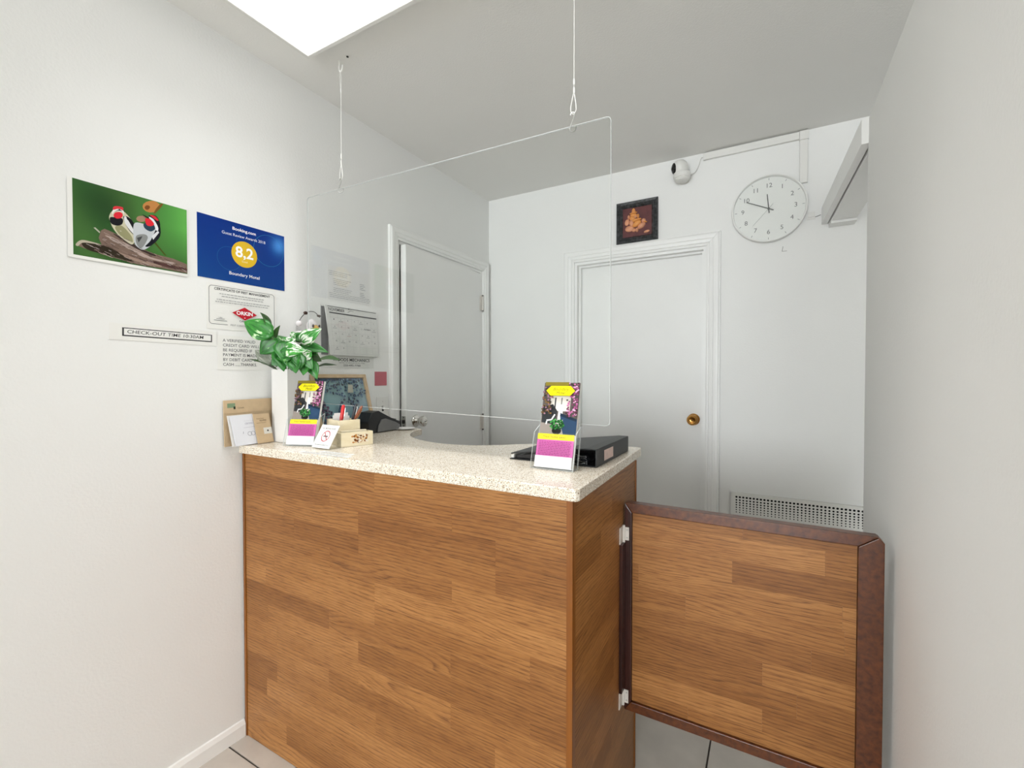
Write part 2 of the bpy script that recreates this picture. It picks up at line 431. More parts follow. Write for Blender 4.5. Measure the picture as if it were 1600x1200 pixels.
LEAF = [leafmat('leaf_green_white', (24,92,30), (58,140,48), (190,222,170), 0.02),
        leafmat('leaf_deep_green', (18,74,22), (46,126,40), (150,196,120), 0.09),
        leafmat('leaf_olive', (34,62,26), (62,98,44), (120,150,90), 0.16),
        leafmat('leaf_grey_shaded_underside', (120,126,112), (160,164,150), (196,198,188), 0.02),  # pale leaf underside with shade put into its grey
        leafmat('leaf_white_marbled', (36,124,36), (80,168,66), (232,238,222), -0.06)]

# ================================================================== the room
XL, XR, YB, YF, ZC = -1.70, 1.60, 2.68, -6.20, 2.549
T = 0.10
def S(o, label=None):
    o['kind'] = 'structure'
    if label: o['label'] = label
    return o

# floor: grout bed with single tiles
floor = S(box('floor', (XL-T, XR+T, YF-T, YB+T+.3, -0.10, -0.004), M_GROUT))
tile_me = None; TS = 0.305
YT = -1.6                                              # single tiles near the counter, a plain screed farther back
nx = int((XR-XL)/TS)+1; ny = int((YB-YT)/TS)+1
for j in range(ny):
    for i in range(nx):
        x0 = XL+0.001+i*TS; y0 = YT+0.001+j*TS + 0.07
        x1 = min(x0+TS-0.006, XR-0.001); y1 = min(y0+TS-0.006, YB-0.001)
        if x1-x0 < .02 or y1-y0 < .02: continue
        full = abs((x1-x0)-(TS-.006)) < 1e-6 and abs((y1-y0)-(TS-.006)) < 1e-6
        if full and tile_me:
            o = bpy.data.objects.new('tile', tile_me); COL.objects.link(o); o.parent = floor; o.location = (x0, y0, 0)
        else:
            o = box('tile', (x0, x1, y0, y1, -0.006, 0.0), M_TILE, floor, origin=(x0, y0, 0))
            if full: tile_me = o.data

box('screed', (XL+.001, XR-.001, YF+.001, YT+.06, -0.0035, -0.0005), M_TILE, floor)
ceiling = S(box('ceiling', (XL-T, XR+T, YF-T, YB+T, ZC, ZC+0.1), M_CEIL))

def wall_with_opening(name, axis, c0, c1, a0, a1, o0, o1, z0, z1, ztop):
    """axis 'x': wall spans x in c0..c1 (thickness), a = y range, opening o0..o1 x z0..z1"""
    bm = bmesh.new()
    def put(p0, p1, q0, q1):
        if p1-p0 < 1e-6 or q1-q0 < 1e-6: return
        if axis == 'x': bm_box(bm, c0, c1, p0, p1, q0, q1)
        else: bm_box(bm, p0, p1, c0, c1, q0, q1)
    put(a0, o0, 0, ztop); put(o1, a1, 0, ztop); put(o0, o1, z1, ztop); put(o0, o1, 0, z0)
    return S(obj(name, bm, M_WALL))
LD0, LD1, LDT = 1.785, 2.595, 2.050      # opening of the door in the left wall
BD0, BD1, BDT = -1.066, -0.303, 2.046    # opening of the door in the back wall
wall_left = wall_with_opening('wall_left', 'x', XL-T, XL, YF, YB+T, LD0, LD1, 0, LDT, ZC)
wall_back = wall_with_opening('wall_back', 'y', YB, YB+T, XL, XR, BD0, BD1, 0, BDT, ZC)
wall_front = wall_with_opening('wall_front', 'y', YF-T, YF, XL-T, XR+T, -1.40, 1.46, 0.30, 2.40, ZC)
wall_right = S(box('wall_right', (XR, XR+T, YF, YB+T, 0, ZC), M_WALL))
# the white partition beside the camera does not reach the ceiling
PX, PT, PE = 0.266, 2.155, 1.825
part = S(box('wall_partition', (PX, PX+0.115, 0.20, PE, 0, PT), M_WALL, bevel=0.002), 'white partition wall stopping short of the ceiling')

# unseen window behind the camera, sized and placed for its fill light
win = struct_empty('unseen_window_1', (0.03, YF-0.05, 0.30))
bmw = bmesh.new()
for a in (-1.40, -.465, .475, 1.41): bm_box(bmw, a, a+.05, YF-.08, YF-.02, .30, 2.40)
for a, b in ((-1.35,-.465),(-.415,.475),(.525,1.41)):
    for z in (.30, 2.35): bm_box(bmw, a, b, YF-.08, YF-.02, z, z+.05)
obj('window_frame', bmw, M_TRIM, win)
for a, b in ((-1.35,-.465),(-.415,.475),(.525,1.41)): box('pane', (a, b, YF-.052, YF-.048, .35, 2.35), M_WINDOW, win)
box('window_sill', (-1.45, 1.51, YF-.02, YF+.06, .27, .30), M_TRIM, win)

# baseboards
def baseboard(name, frame, u0, u1):
    bm = bmesh.new(); prof = [(0,0),(0.012,0),(0.012,0.045),(0.006,0.060),(0,0.062)]
    A = [bm.verts.new(frame.p(u0, z, n+.0005)) for n, z in prof]; B = [bm.verts.new(frame.p(u1, z, n+.0005)) for n, z in prof]
    k = len(prof)
    for i in range(k): bm.faces.new((A[i], A[(i+1)%k], B[(i+1)%k], B[i]))
    bm.faces.new(A); bm.faces.new(list(reversed(B)))
    return S(obj(name, bm, M_TRIM))
baseboard('baseboard_left', Frame((XL,0,0),(0,1,0),(0,0,1)), YF+.01, 0.968)
baseboard('baseboard_back', Frame((0,YB,0),(1,0,0),(0,0,1)), XL+.02, BD0-.08)
baseboard('baseboard_partition', Frame((PX,0,0),(0,-1,0),(0,0,1)), -PE+.005, -.205)

# ---------------------------------------------------------------- doors
CASING = [(0.0,0.0),(0.0,0.009),(0.008,0.012),(0.013,0.011),(0.017,0.016),(0.030,0.018),(0.034,0.0165),(0.038,0.0195),(0.052,0.021),(0.060,0.020),(0.066,0.014),(0.070,0.014),(0.070,0.0)]
def casing_piece(frame, parent, A, B):
    """A(d), B(d): ends of the mitred moulding at distance d from the opening"""
    bm = bmesh.new(); k = len(CASING)
    a = [bm.verts.new(frame.p(*A(d), n+.0004)) for d, n in CASING]; b = [bm.verts.new(frame.p(*B(d), n+.0004)) for d, n in CASING]
    for i in range(k): bm.faces.new((a[i], a[(i+1)%k], b[(i+1)%k], b[i]))
    bm.faces.new(a); bm.faces.new(list(reversed(b)))
    return obj('casing', bm, M_TRIM, parent)
def casings(frame, parent, u0, u1, top, w=1.0):
    g = 0.0006
    casing_piece(frame, parent, lambda d: (u0-d*w, 0.0), lambda d: (u0-d*w, top+d*w-g))
    casing_piece(frame, parent, lambda d: (u0-d*w+g, top+d*w), lambda d: (u1+d*w-g, top+d*w))
    casing_piece(frame, parent, lambda d: (u1+d*w, 0.0), lambda d: (u1+d*w, top+d*w-g))

# door in the left wall, standing slightly ajar
d1 = struct_empty('door_1', (XL, LD1, 0), 'white flush door in the left wall, slightly ajar, with chrome knob')
casings(Frame((XL,0,0),(0,1,0),(0,0,1)), d1, LD0, LD1, LDT, 0.92)
bmj = bmesh.new()
bm_box(bmj, XL-T, XL-.0005, LD0+.0003, LD0+.016, 0, LDT-.001); bm_box(bmj, XL-T, XL-.0005, LD1-.016, LD1-.0003, 0, LDT-.001); bm_box(bmj, XL-T, XL-.0005, LD0+.016, LD1-.016, LDT-.017, LDT-.0005)
obj('jamb', bmj, M_TRIM, d1)
# leaf hinged at y = LD1-.018, leading edge swung about 4 cm into the room
ang = -math.radians(2.9)
piv = Vector((XL+0.004, LD1-.019, 0))
R = Matrix.Translation(piv) @ Matrix.Rotation(-ang, 4, 'Z') @ Matrix.Translation(-piv)
leafW = LD1-.019-(LD0+.020)
def rbox(bm, *b):
    vs = bm_box(bm, *b)
    for v in vs: v.co = R @ v.co
bml = bmesh.new(); rbox(bml, XL-.033, XL+.002, LD0+.020, LD1-.019, 0.008, LDT-.021)
leaf1 = obj('leaf', bml, M_DOOR, d1, bevel=0.0012)
ky, kz = 1.880, 1.098
bmk = bmesh.new(); o = R @ Vector((XL+.002, ky, kz)); ax = (R.to_3x3() @ Vector((1,0,0)))
bm_lathe(bmk, [(0.0,0),(.033,.0),(.033,.004),(.030,.008),(.016,.011),(.012,.016),(.012,.026),(.019,.031),(.027,.040),(.0295,.050),(.027,.060),(.018,.066),(.011,.0675),(.010,.066),(0,.066)], o, ax, 32)
knob1 = obj('knob', bmk, M_CHROME, leaf1, smooth=True); knob1['label'] = 'chrome door knob'
bmk = bmesh.new(); bm_box(bmk, -.0018, .0018, -.005, .005, -.0008, .0008); bmesh.ops.transform(bmk, matrix=Matrix.Translation(o+ax*.0668) @ Matrix.Rotation(math.pi/2, 4, 'Y'), verts=bmk.verts)
obj('keyhole', bmk, M_DARKMETAL, knob1)
bmf = bmesh.new(); rbox(bmf, XL-.028, XL-.003, LD0+.0188, LD0+.0202, 1.070, 1.128)
fp = obj('latch_plate', bmf, M_STEEL, leaf1)
bmf = bmesh.new()
for z in (1.077, 1.121): rbox(bmf, XL-.018, XL-.013, LD0+.0183, LD0+.0190, z-.003, z+.003)
rbox(bmf, XL-.021, XL-.010, LD0+.010, LD0+.0190, 1.090, 1.108)
obj('latch_bolt', bmf, M_DARKMETAL, fp)
for zc in (1.830, 1.03, 0.25):
    bmh = bmesh.new()
    hx, hy = XL+.010, LD1-.010
    for k in range(5): bm_tube(bmh, [(hx,hy,zc-.050+.0202*k),(hx,hy,zc-.050+.0202*k+.0190)], .0060, 10)
    bm_tube(bmh, [(hx,hy,zc-.058),(hx,hy,zc+.058)], .0040, 8)
    bm_box(bmh, XL+.0035, XL+.0062, LD1-.036, LD1-.012, zc-.05, zc+.05)
    h = obj('hinge', bmh, M_HINGE, d1, smooth=True)
    bmh = bmesh.new()
    for k in (-.0505, .0512): bm_tube(bmh, [(hx,hy,zc+k-.004),(hx,hy,zc+k+.004)], .0066, 10)
    obj('hinge_tip', bmh, M_DARKMETAL, h)

# recessed door in the back wall
d2 = struct_empty('door_2', (BD0, YB, 0), 'white flush door recessed in the back wall, with brass knob')
casings(Frame((0,YB,0),(1,0,0),(0,0,1)), d2, BD0, BD1, BDT)
bmj = bmesh.new()
bm_box(bmj, BD0+.0004, BD0+.016, YB+.0006, YB+.0995, 0, BDT-.0004); bm_box(bmj, BD1-.016, BD1-.0004, YB+.0006, YB+.0995, 0, BDT-.0004); bm_box(bmj, BD0+.016, BD1-.016, YB+.0006, YB+.0995, BDT-.016, BDT-.0004)
obj('jamb', bmj, M_TRIM, d2)
bmj = bmesh.new()
bm_box(bmj, BD0+.0162, BD0+.027, YB+.034, YB+.066, 0, BDT-.0165); bm_box(bmj, BD1-.027, BD1-.0162, YB+.034, YB+.066, 0, BDT-.0165); bm_box(bmj, BD0+.027, BD1-.027, YB+.034, YB+.066, BDT-.027, BDT-.0165)
obj('door_stop', bmj, M_TRIM, d2)
leaf2 = box('leaf', (BD0+.018, BD1-.018, YB+.0665, YB+.0990, .008, BDT-.018), M_DOOR, d2)
bmk = bmesh.new()
bm_lathe(bmk, [(0,0),(.033,0),(.033,.004),(.029,.008),(.015,.011),(.012,.018),(.012,.030),(.020,.036),(.028,.046),(.030,.056),(.027,.066),(.019,.072),(.014,.070),(.011,.064),(0,.063)], (-.372, YB+.0660, 1.095), (0,-1,0), 32)
k2 = obj('knob', bmk, M_BRASS, leaf2, smooth=True); k2['label'] = 'polished brass door knob'
# unseen boards added behind both doors so that no daylight leaks round them
S(box('light_block_behind_door', (BD0-.1, BD1+.1, YB+T+.001, YB+T+.05, 0, BDT+.1), M_WALL))
S(box('light_block_behind_side_door', (XL-T-.05, XL-T-.001, LD0-.1, LD1+.1, 0, LDT+.1), M_WALL))

# thin sheet panelling right of the back door, its top edge level with the door head
S(box('trim_1', (BD1+.0735, XR-.001, YB-.0042, YB-.0002, 0, 2.116), M_WALL), 'thin white sheet panelling right of the back door')

# header over the passage between partition and back wall
hd = struct_empty('trim_2', (0.25, PE, 2.075), 'white boxed header over the passage beside the back wall')
def header_board(name, x0, x1, y0, y1, z0, z1):
    bm = bmesh.new(); vs = bm_box(bm, x0, x1, y0, y1, z0, z1)
    for v in vs:                                       # the header runs slightly out of square with the wall
        v.co.x += .034*(YB-v.co.y)/(YB-PE)
    obj(name, bm, M_TRIM, hd, bevel=.0015)
header_board('fascia_board', .213, .237, PE-.010, YB-.005, 2.075, 2.156)
header_board('soffit_board', .2415, .339, PE+.004, YB-.005, 2.068, 2.150)
header_board('wall_cleat', .2415, .341, YB-.075, YB-.0055, 2.056, 2.0675)

# ---------------------------------------------------------------- ceiling lamps
def ceiling_lamp(x0, x1, y0, y1, label, watts):
    t = thing('ceiling_light', label, 'ceiling light', ((x0+x1)/2, (y0+y1)/2, ZC-.03))
    bm = bmesh.new(); w = .012
    for b in ((x0,x1,y0,y0+w),(x0,x1,y1-w,y1),(x0,x0+w,y0+w,y1-w),(x1-w,x1,y0+w,y1-w)): bm_box(bm, b[0], b[1], b[2], b[3], ZC-.030, ZC-.0005)
    obj('frame', bm, M_WHITEPL, t)
    box('diffuser', (x0+w+.0005, x1-w-.0005, y0+w+.0005, y1-w-.0005, ZC-.028, ZC-.012), M_LAMP, t)
    # the lens of the panel throws most of its light downwards
    la = bpy.data.lights.new('panel_light', 'AREA'); la.shape = 'RECTANGLE'; la.size = x1-x0-.04; la.size_y = y1-y0-.04; la.energy = watts; la.spread = math.radians(98)
    la.color = (0.985, 0.99, 1.0); lo_ = bpy.data.objects.new('panel_light', la); COL.objects.link(lo_); lo_.parent = t; lo_.location = (0, 0, -.001)
M_LAMP = emitter('lamp_diffuser', (1.0, 0.985, 0.955), LAMP_STRENGTH)
ceiling_lamp(-1.504, -0.284, .520, 1.120, 'long white ceiling light panel above the counter', LAMP_WATTS)

# ================================================================== counter
ct = thing('reception_counter', 'oak laminate reception counter with amber edge trim', 'counter', (-1.05, 1.25, 0))
FY, SX, ZT = 0.972, -0.392, 1.0565          # front face, end face, top of the casework
bm = bmesh.new()
bm_box(bm, -1.694, SX-.007, FY+.0065, FY+.030, 0, ZT-.0005)
bm_box(bm, SX-.030, SX-.007, FY+.031, 1.545, 0, ZT-.0005)
bm_box(bm, -1.694, -1.53, FY+.031, 1.660, 0, ZT-.0005)
obj('carcass', bm, M_CORE, ct)
def plank(parent, axis, a0, a1, z0, z1, face, th=.006):
    g = .00008; cx = (a0+a1)/2; cz = (z0+z1)/2; L2 = (a1-a0)/2-g; H2 = (z1-z0)/2-g
    bm = bmesh.new(); bm_box(bm, -L2, L2, 0, th, -H2, H2)
    me = bpy.data.meshes.new('plank'); bmesh.ops.recalc_face_normals(bm, faces=bm.faces); bm.to_mesh(me); bm.free(); me.materials.append(M_OAK)
    o = bpy.data.objects.new('plank', me); COL.objects.link(o); o.parent = parent
    W = Matrix.Translation((cx, face, cz)) if axis == 'x' else Matrix.Translation((face, cx, cz)) @ Matrix.Rotation(math.pi/2, 4, 'Z')
    o.matrix_local = wmat(parent).inverted() @ W
    return o
PITCH = 0.0665
front = {0:[-1.505,-1.021,-.53],1:[-1.22,-.734],2:[-1.455,-1.09,-.598],3:[-1.40,-1.09,-.598],4:[-1.22,-.735],5:[-1.51,-1.022],6:[-1.56,-1.022,-.50],7:[-1.226,-.74],8:[-1.55,-1.093,-.50],9:[-1.50,-1.093,-.74],
         10:[-1.229,-.60],11:[-1.50,-1.02],12:[-1.56,-.74],13:[-1.22,-.60],14:[-1.45,-1.09],15:[-1.0,-.52]}
def rows(top, bottom):
    z = top; out = []; k = 0; edge = 0.991
    zs = [top]
    while edge > bottom + .012:
        zs.append(edge); edge -= PITCH
    zs.append(bottom)
    return [(zs[i+1], zs[i]) for i in range(len(zs)-1)]
FX0, FX1 = -1.681, -0.4045
for r, (z0, z1) in enumerate(rows(ZT-.001, .0015)):
    cuts = [FX0] + front.get(r, [-1.3,-.8]) + [FX1]
    for a, b in zip(cuts[:-1], cuts[1:]): plank(ct, 'x', a, b, z0, z1, FY)
side = {0:[1.12],1:[1.28],2:[1.18],3:[1.39],4:[1.10],5:[1.25],6:[1.42],7:[1.15],8:[1.30],9:[1.21]}
for r, (z0, z1) in enumerate(rows(ZT-.001, .0015)):
    cuts = [0.988] + side.get(r % 10, []) + [1.538]
    for a, b in zip(cuts[:-1], cuts[1:]): plank(ct, 'y', a, b, z0, z1, SX)
# amber corner and edge mouldings
bm = bmesh.new()
pts = [(-.404,FY-.003),(-.389,FY-.003),(-.3885,FY+.0005),(-.3885,FY+.015),(SX-.0005,FY+.015),(SX-.0005,FY+.0055),(SX-.003,FY+.0005),(-.404,FY+.0005)]
a = [bm.verts.new((x,y,.001)) for x,y in pts]; b = [bm.verts.new((x,y,ZT-.001)) for x,y in pts]
for i in range(len(pts)): bm.faces.new((a[i], a[(i+1)%len(pts)], b[(i+1)%len(pts)], b[i]))
bm.faces.new(list(reversed(a))); bm.faces.new(b)
obj('corner_trim', bm, M_OAKTRIM, ct)
box('edge_trim', (-1.694, -1.6815, FY-.003, FY+.006, .001, ZT-.001), M_OAKTRIM, ct, bevel=.001)
box('edge_trim', (SX-.030, SX+.003, 1.5385, 1.548, .001, ZT-.001), M_OAKTRIM, ct, bevel=.001)

# countertop with the concave cut-out on the clerk's side
def catmull(P, n=8):
    out = []
    for i in range(len(P)-1):
        p0 = Vector(P[max(i-1,0)]); p1 = Vector(P[i]); p2 = Vector(P[i+1]); p3 = Vector(P[min(i+2,len(P)-1)])
        for k in range(n):
            t = k/n
            out.append(0.5*((2*p1)+(-p0+p2)*t+(2*p0-5*p1+4*p2-p3)*t*t+(-p0+3*p1-3*p2+p3)*t**3))
    out.append(Vector(P[-1])); return out
outline = [Vector((-1.6985,.960))] + catmull([(-.385,.9535),(-.376,.956),(-.3705,.966)], 4) + catmull([(-.3925,1.620),(-.396,1.630),(-.405,1.634)], 4) \
   + catmull([(-.50,1.630),(-.62,1.597),(-.72,1.552),(-.80,1.500),(-.88,1.425),(-.965,1.375),(-1.075,1.362),(-1.19,1.390),(-1.30,1.448),(-1.385,1.535),(-1.435,1.62),(-1.455,1.69)], 6) + [Vector((-1.6985,1.69))]
bm = bmesh.new()
lo = [bm.verts.new((p.x, p.y, ZT)) for p in outline]; hi = [bm.verts.new((p.x, p.y, 1.086)) for p in outline]
n = len(outline)
for i in range(n): bm.faces.new((lo[i], lo[(i+1)%n], hi[(i+1)%n], hi[i]))
ft = bm.faces.new(hi); fb = bm.faces.new(list(reversed(lo)))
bmesh.ops.recalc_face_normals(bm, faces=bm.faces)
eds = [e for e in bm.edges if all(f in (ft, fb) or True for f in e.link_faces) and abs(e.verts[0].co.z-e.verts[1].co.z) < 1e-6]
bmesh.ops.bevel(bm, geom=eds, offset=.003, segments=3, affect='EDGES', profile=.5)
bmesh.ops.triangulate(bm, faces=[f for f in bm.faces if len(f.verts) > 4])
top = obj('countertop', bm, M_QUARTZ)
tag(top, 'cream speckled stone countertop with concave cut-out on the counter', 'countertop')
CZ = 1.0862

# ================================================================== gate
GY = 1.390
gx0, gx1, gz0, gz1 = -.386, .246, .303, .949
gt = thing('swing_gate', 'low oak laminate swing gate in a dark mahogany frame', 'gate', ((gx0+gx1)/2, GY+.015, gz0))
box('backing_board', (gx0+.020, gx1-.045, GY+.0145, GY+.026, gz0+.022, gz1-.022), M_CORE, gt)
def rail(name, pts, y0, y1, mat):
    bm = bmesh.new(); a = [bm.verts.new((x,y0,z)) for x,z in pts]; b = [bm.verts.new((x,y1,z)) for x,z in pts]; k = len(pts)
    for i in range(k): bm.faces.new((a[i], a[(i+1)%k], b[(i+1)%k], b[i]))
    bm.faces.new(list(reversed(a))); bm.faces.new(b)
    return obj(name, bm, mat, gt, bevel=.0025)
lw, rw, tw = .022, .052, .030
ix0, ix1, iz0, iz1 = gx0+lw, gx1-rw, gz0+tw, gz1-tw
g = .0003
rail('frame_rail', [(gx0,gz1),(ix0,iz1+g),(ix1,iz1+g),(gx1-.012,gz1)], GY, GY+.034, M_MAHOG)
rail('frame_rail', [(gx0,gz0),(gx1,gz0),(ix1,iz0-g),(ix0,iz0-g)], GY, GY+.034, M_MAHOG)
rail('frame_stile', [(gx0,gz0+g),(ix0-g,iz0),(ix0-g,iz1),(gx0,gz1-g)], GY, GY+.034, M_DARKPOST)
rail('frame_stile', [(ix1+g,iz0),(gx1,gz0+g),(gx1,gz1-.014),(gx1-.011,gz1-.001),(ix1+g,iz1)], GY, GY+.034, M_MAHOG)
grow = [(.893,[-.06,]),(.828,[.128]),(.761,[-.086]),(.697,[-.345,.165]),(.630,[-.208,.17]),(.565,[.10]),(.500,[-.01]),(.436,[.07]),(.372,[-.01]),(.333,[-.2])]
zprev = iz1-.0005
for z0, js in grow:
    cuts = [ix0+.0005] + [j for j in js if ix0+.01 < j < ix1-.01] + [ix1-.0005]
    for a, b in zip(cuts[:-1], cuts[1:]): plank(gt, 'x', a, b, max(z0, iz0+.0005), zprev, GY+.0080)
    zprev = z0
# hinge strip on the counter's end and two hinges
hs = box('hinge_post', (SX+.0005, SX+.010, 1.352, 1.387, .373, .828), M_DARKPOST, ct, bevel=.001)
for zc in (.854, .347):
    bm = bmesh.new()
    bm_box(bm, SX+.0006, SX+.0032, 1.352, 1.384, zc-.025, zc+.025)
    bm_box(bm, gx0-.0006, gx0+.014, GY-.0028, GY-.0004, zc-.020, zc+.020)
    bm_tube(bm, [(gx0-.0012, GY-.0046, zc-.027),(gx0-.0012, GY-.0046, zc+.027)], .0042, 10)
    h = obj('hinge', bm, M_HINGE, gt); h['label'] = 'pale metal hinge'
    bm = bmesh.new()
    for dz in (-.012, .012): bm_lathe(bm, [(0,0),(.0026,0),(.0018,.0008),(0,.001)], (gx0+.0085, GY-.0028, zc+dz), (0,-1,0), 10)
    obj('screw', bm, M_STEEL, h)

# ================================================================== wall heater with perforated grille
wh = thing('wall_heater', 'white wall heater with perforated grille behind the swing gate', 'heater', (.12, YB-.01, 0))
HX0, HX1, HZ = -.171, .452, .726
HYF = YB-.0300
bm = bmesh.new()
bm_box(bm, HX0, HX1, HYF+.0155, YB-.0046, .02, HZ-.004)
obj('cavity', bm, M_DARKHOLE, wh)
zr = [.706,.690,.6765,.664,.651,.6385,.6265]; rr = [.0056,.0047,.0044,.0041,.0038,.0034,.0031]
bnd = [HZ] + [(zr[i]+zr[i+1])/2 for i in range(6)] + [.6195]
px = .0161; ncol = 36; gx = HX0+.017
bm = bmesh.new(); fr = Frame((0, HYF, 0), (1,0,0), (0,0,1))
for r in range(7):
    for c in range(ncol):
        u0 = gx + c*px; u1 = u0+px; v0, v1 = bnd[r+1], (bnd[r] if r else .716); uc = (u0+u1)/2; vc = zr[r]; R_ = rr[r]
        O = [(u0,v0),(uc,v0),(u1,v0),(u1,vc),(u1,v1),(uc,v1),(u0,v1),(u0,vc)]
        An = [225,270,315,0,45,90,135,180]
        ov = [bm.verts.new(fr.p(*q)) for q in O]; iv = [bm.verts.new(fr.p(uc+R_*math.cos(math.radians(t)), vc+R_*math.sin(math.radians(t)))) for t in An]
        dv = [bm.verts.new(fr.p(uc+R_*math.cos(math.radians(t)), vc+R_*math.sin(math.radians(t)), -.002)) for t in An]
        for k in range(8):
            k2 = (k+1)%8
            bm.faces.new((ov[k], ov[k2], iv[k2], iv[k])); bm.faces.new((iv[k], iv[k2], dv[k2], dv[k]))
obj('grille', bm, M_WHITEPL, wh, fix=True)
bm = bmesh.new()
xg1 = gx+ncol*px
bm_box(bm, HX0, gx, HYF, HYF+.015, .02, HZ); bm_box(bm, xg1, HX1, HYF, HYF+.015, .02, HZ)
bm_box(bm, gx, xg1, HYF, HYF+.015, .716, HZ); bm_box(bm, gx, xg1, HYF, HYF+.015, .02, .6195)
bm_box(bm, HX0, HX1, HYF+.0151, YB-.0046, HZ-.0035, HZ)
obj('cover', bm, M_WHITEPL, wh)

# ================================================================== papers on the left wall
def sheet(name, label, cat, y0, y1, z0, z1, mat, off=0.0006, th=0.0004, group=None, tilt=0.0):
    """flat sheet on the left wall: returns thing and its frame (origin = lower left corner, u along y)"""
    t = thing(name, label, cat, (XL, (y0+y1)/2, z0), 0, group)
    f = Frame((XL+off, y0, z0), (0, math.cos(tilt), math.sin(tilt)), (0, -math.sin(tilt), math.cos(tilt)))
    f.slab('paper', 0, y1-y0, 0, z1-z0, 0, th, mat, t)
    f.O = f.O + f.N*th
    return t, f

# --- woodpecker photograph
BIRD=[([(.742,.941),(.736,.901),(.712,.86),(.681,.833),(.647,.815),(.614,.82),(.593,.842),(.586,.874),(.593,.91),(.617,.95),(.647,.977),(.681,.995),(.712,.991),(.736,.973)],(190,130,70)),
([(.651,.887),(.647,.874),(.641,.86),(.631,.847),(.62,.842),(.61,.847),(.607,.856),(.603,.865),(.607,.883),(.614,.896),(.62,.905),(.634,.91),(.644,.91),(.651,.901)],(120,70,30)),
([(.685,.82),(.705,.838),(.769,.977),(.749,.982),(.705,.892)],(120,85,35)),
([(.617,.716),(.614,.694),(.6,.671),(.583,.658),(.563,.649),(.546,.653),(.536,.662),(.529,.68),(.536,.703),(.546,.721),(.563,.734),(.583,.743),(.6,.743),(.614,.734)],(165,130,105)),
([(.681,.405),(.698,.414),(.8,.248),(.776,.257)],(72,82,28)),
([(.098,.239),(.247,.225),(.224,.311),(.244,.414),(.271,.446),(.336,.423),(.454,.365),(.576,.284),(.692,.243),(.861,.23),(.993,.185),(.997,.05),(.773,.059),(.529,.054),(.451,.068),(.288,.095),(.136,.131),(.058,.162)],(128,106,94)),
([(.102,.216),(.234,.221),(.319,.207),(.451,.126),(.502,.077),(.288,.104),(.136,.131)],(48,40,28)),
([(.054,.171),(.098,.239),(.186,.239),(.247,.225),(.186,.221),(.105,.207),(.071,.153)],(190,180,160)),
([(.186,.428),(.2,.437),(.237,.392),(.231,.374)],(185,185,165)),
([(.336,.41),(.454,.36),(.576,.275),(.692,.234),(.675,.216),(.546,.261),(.424,.333)],(60,48,45)),
([(.271,.365),(.454,.306),(.651,.189),(.861,.176),(.851,.153),(.61,.167),(.417,.266)],(185,165,155)),
([(.376,.171),(.529,.131),(.732,.099),(.722,.077),(.512,.095)],(165,140,125)),
([(.607,.14),(.817,.135),(.99,.117),(.99,.09),(.773,.09)],(90,62,58)),
([(.308,.626),(.339,.712),(.417,.743),(.488,.649),(.519,.563),(.529,.441),(.498,.32),(.454,.329),(.38,.401),(.336,.482),(.315,.559)],(205,200,172)),
([(.353,.5),(.41,.536),(.485,.428),(.495,.342),(.447,.365),(.386,.414)],(150,148,110)),
([(.312,.604),(.339,.626),(.414,.635),(.41,.559),(.366,.523),(.322,.536)],(24,24,30)),
([(.42,.662),(.471,.671),(.519,.577),(.512,.45),(.454,.527)],(22,22,28)),
([(.434,.68),(.458,.64),(.515,.486),(.512,.45),(.447,.55),(.427,.626)],(225,225,225)),
([(.447,.653),(.481,.599),(.512,.514),(.519,.563),(.488,.649)],(26,26,32)),
([(.332,.698),(.353,.743),(.42,.748),(.424,.685),(.414,.721),(.353,.707),(.336,.662)],(235,235,230)),
([(.417,.68),(.414,.662),(.403,.64),(.386,.626),(.369,.617),(.356,.622),(.346,.631),(.342,.653),(.346,.671),(.356,.694),(.373,.707),(.39,.716),(.403,.712),(.414,.703)],(224,42,58)),
([(.342,.761),(.369,.784),(.417,.788),(.417,.748),(.386,.757),(.342,.725)],(218,52,62)),
([(.353,.707),(.39,.752),(.417,.734),(.383,.73)],(25,25,30)),
([(.508,.599),(.58,.635),(.661,.617),(.729,.667),(.736,.514),(.658,.36),(.593,.275),(.546,.284),(.508,.36)],(198,202,206)),
([(.525,.441),(.597,.491),(.627,.45),(.576,.297),(.532,.32)],(140,142,140)),
([(.532,.419),(.58,.459),(.569,.419),(.546,.36)],(70,72,72)),
([(.695,.577),(.732,.694),(.739,.518),(.658,.356),(.603,.324),(.651,.423)],(22,24,32)),
([(.661,.486),(.719,.586),(.729,.563),(.675,.441)],(220,222,225)),
([(.597,.644),(.688,.671),(.698,.613),(.654,.55),(.6,.577)],(45,66,82)),
([(.637,.766),(.695,.793),(.732,.734),(.739,.644),(.712,.572),(.695,.644),(.661,.721)],(28,28,34)),
([(.637,.748),(.681,.73),(.719,.64),(.719,.586),(.698,.59),(.685,.653)],(232,234,236)),
([(.607,.712),(.647,.725),(.685,.667),(.654,.626),(.617,.631)],(226,42,54)),
([(.647,.779),(.692,.784),(.725,.739),(.712,.725),(.671,.757)],(214,50,58)),
([(.573,.766),(.641,.739),(.634,.721),(.593,.748)],(30,30,36))]
t, f = sheet('photo_print', 'glossy photo print of two woodpeckers on a branch, pinned on the wall', 'photo', .498, .796, 1.672, 1.894, M_PAPER, off=.0022)
W, Hh = .298, .222
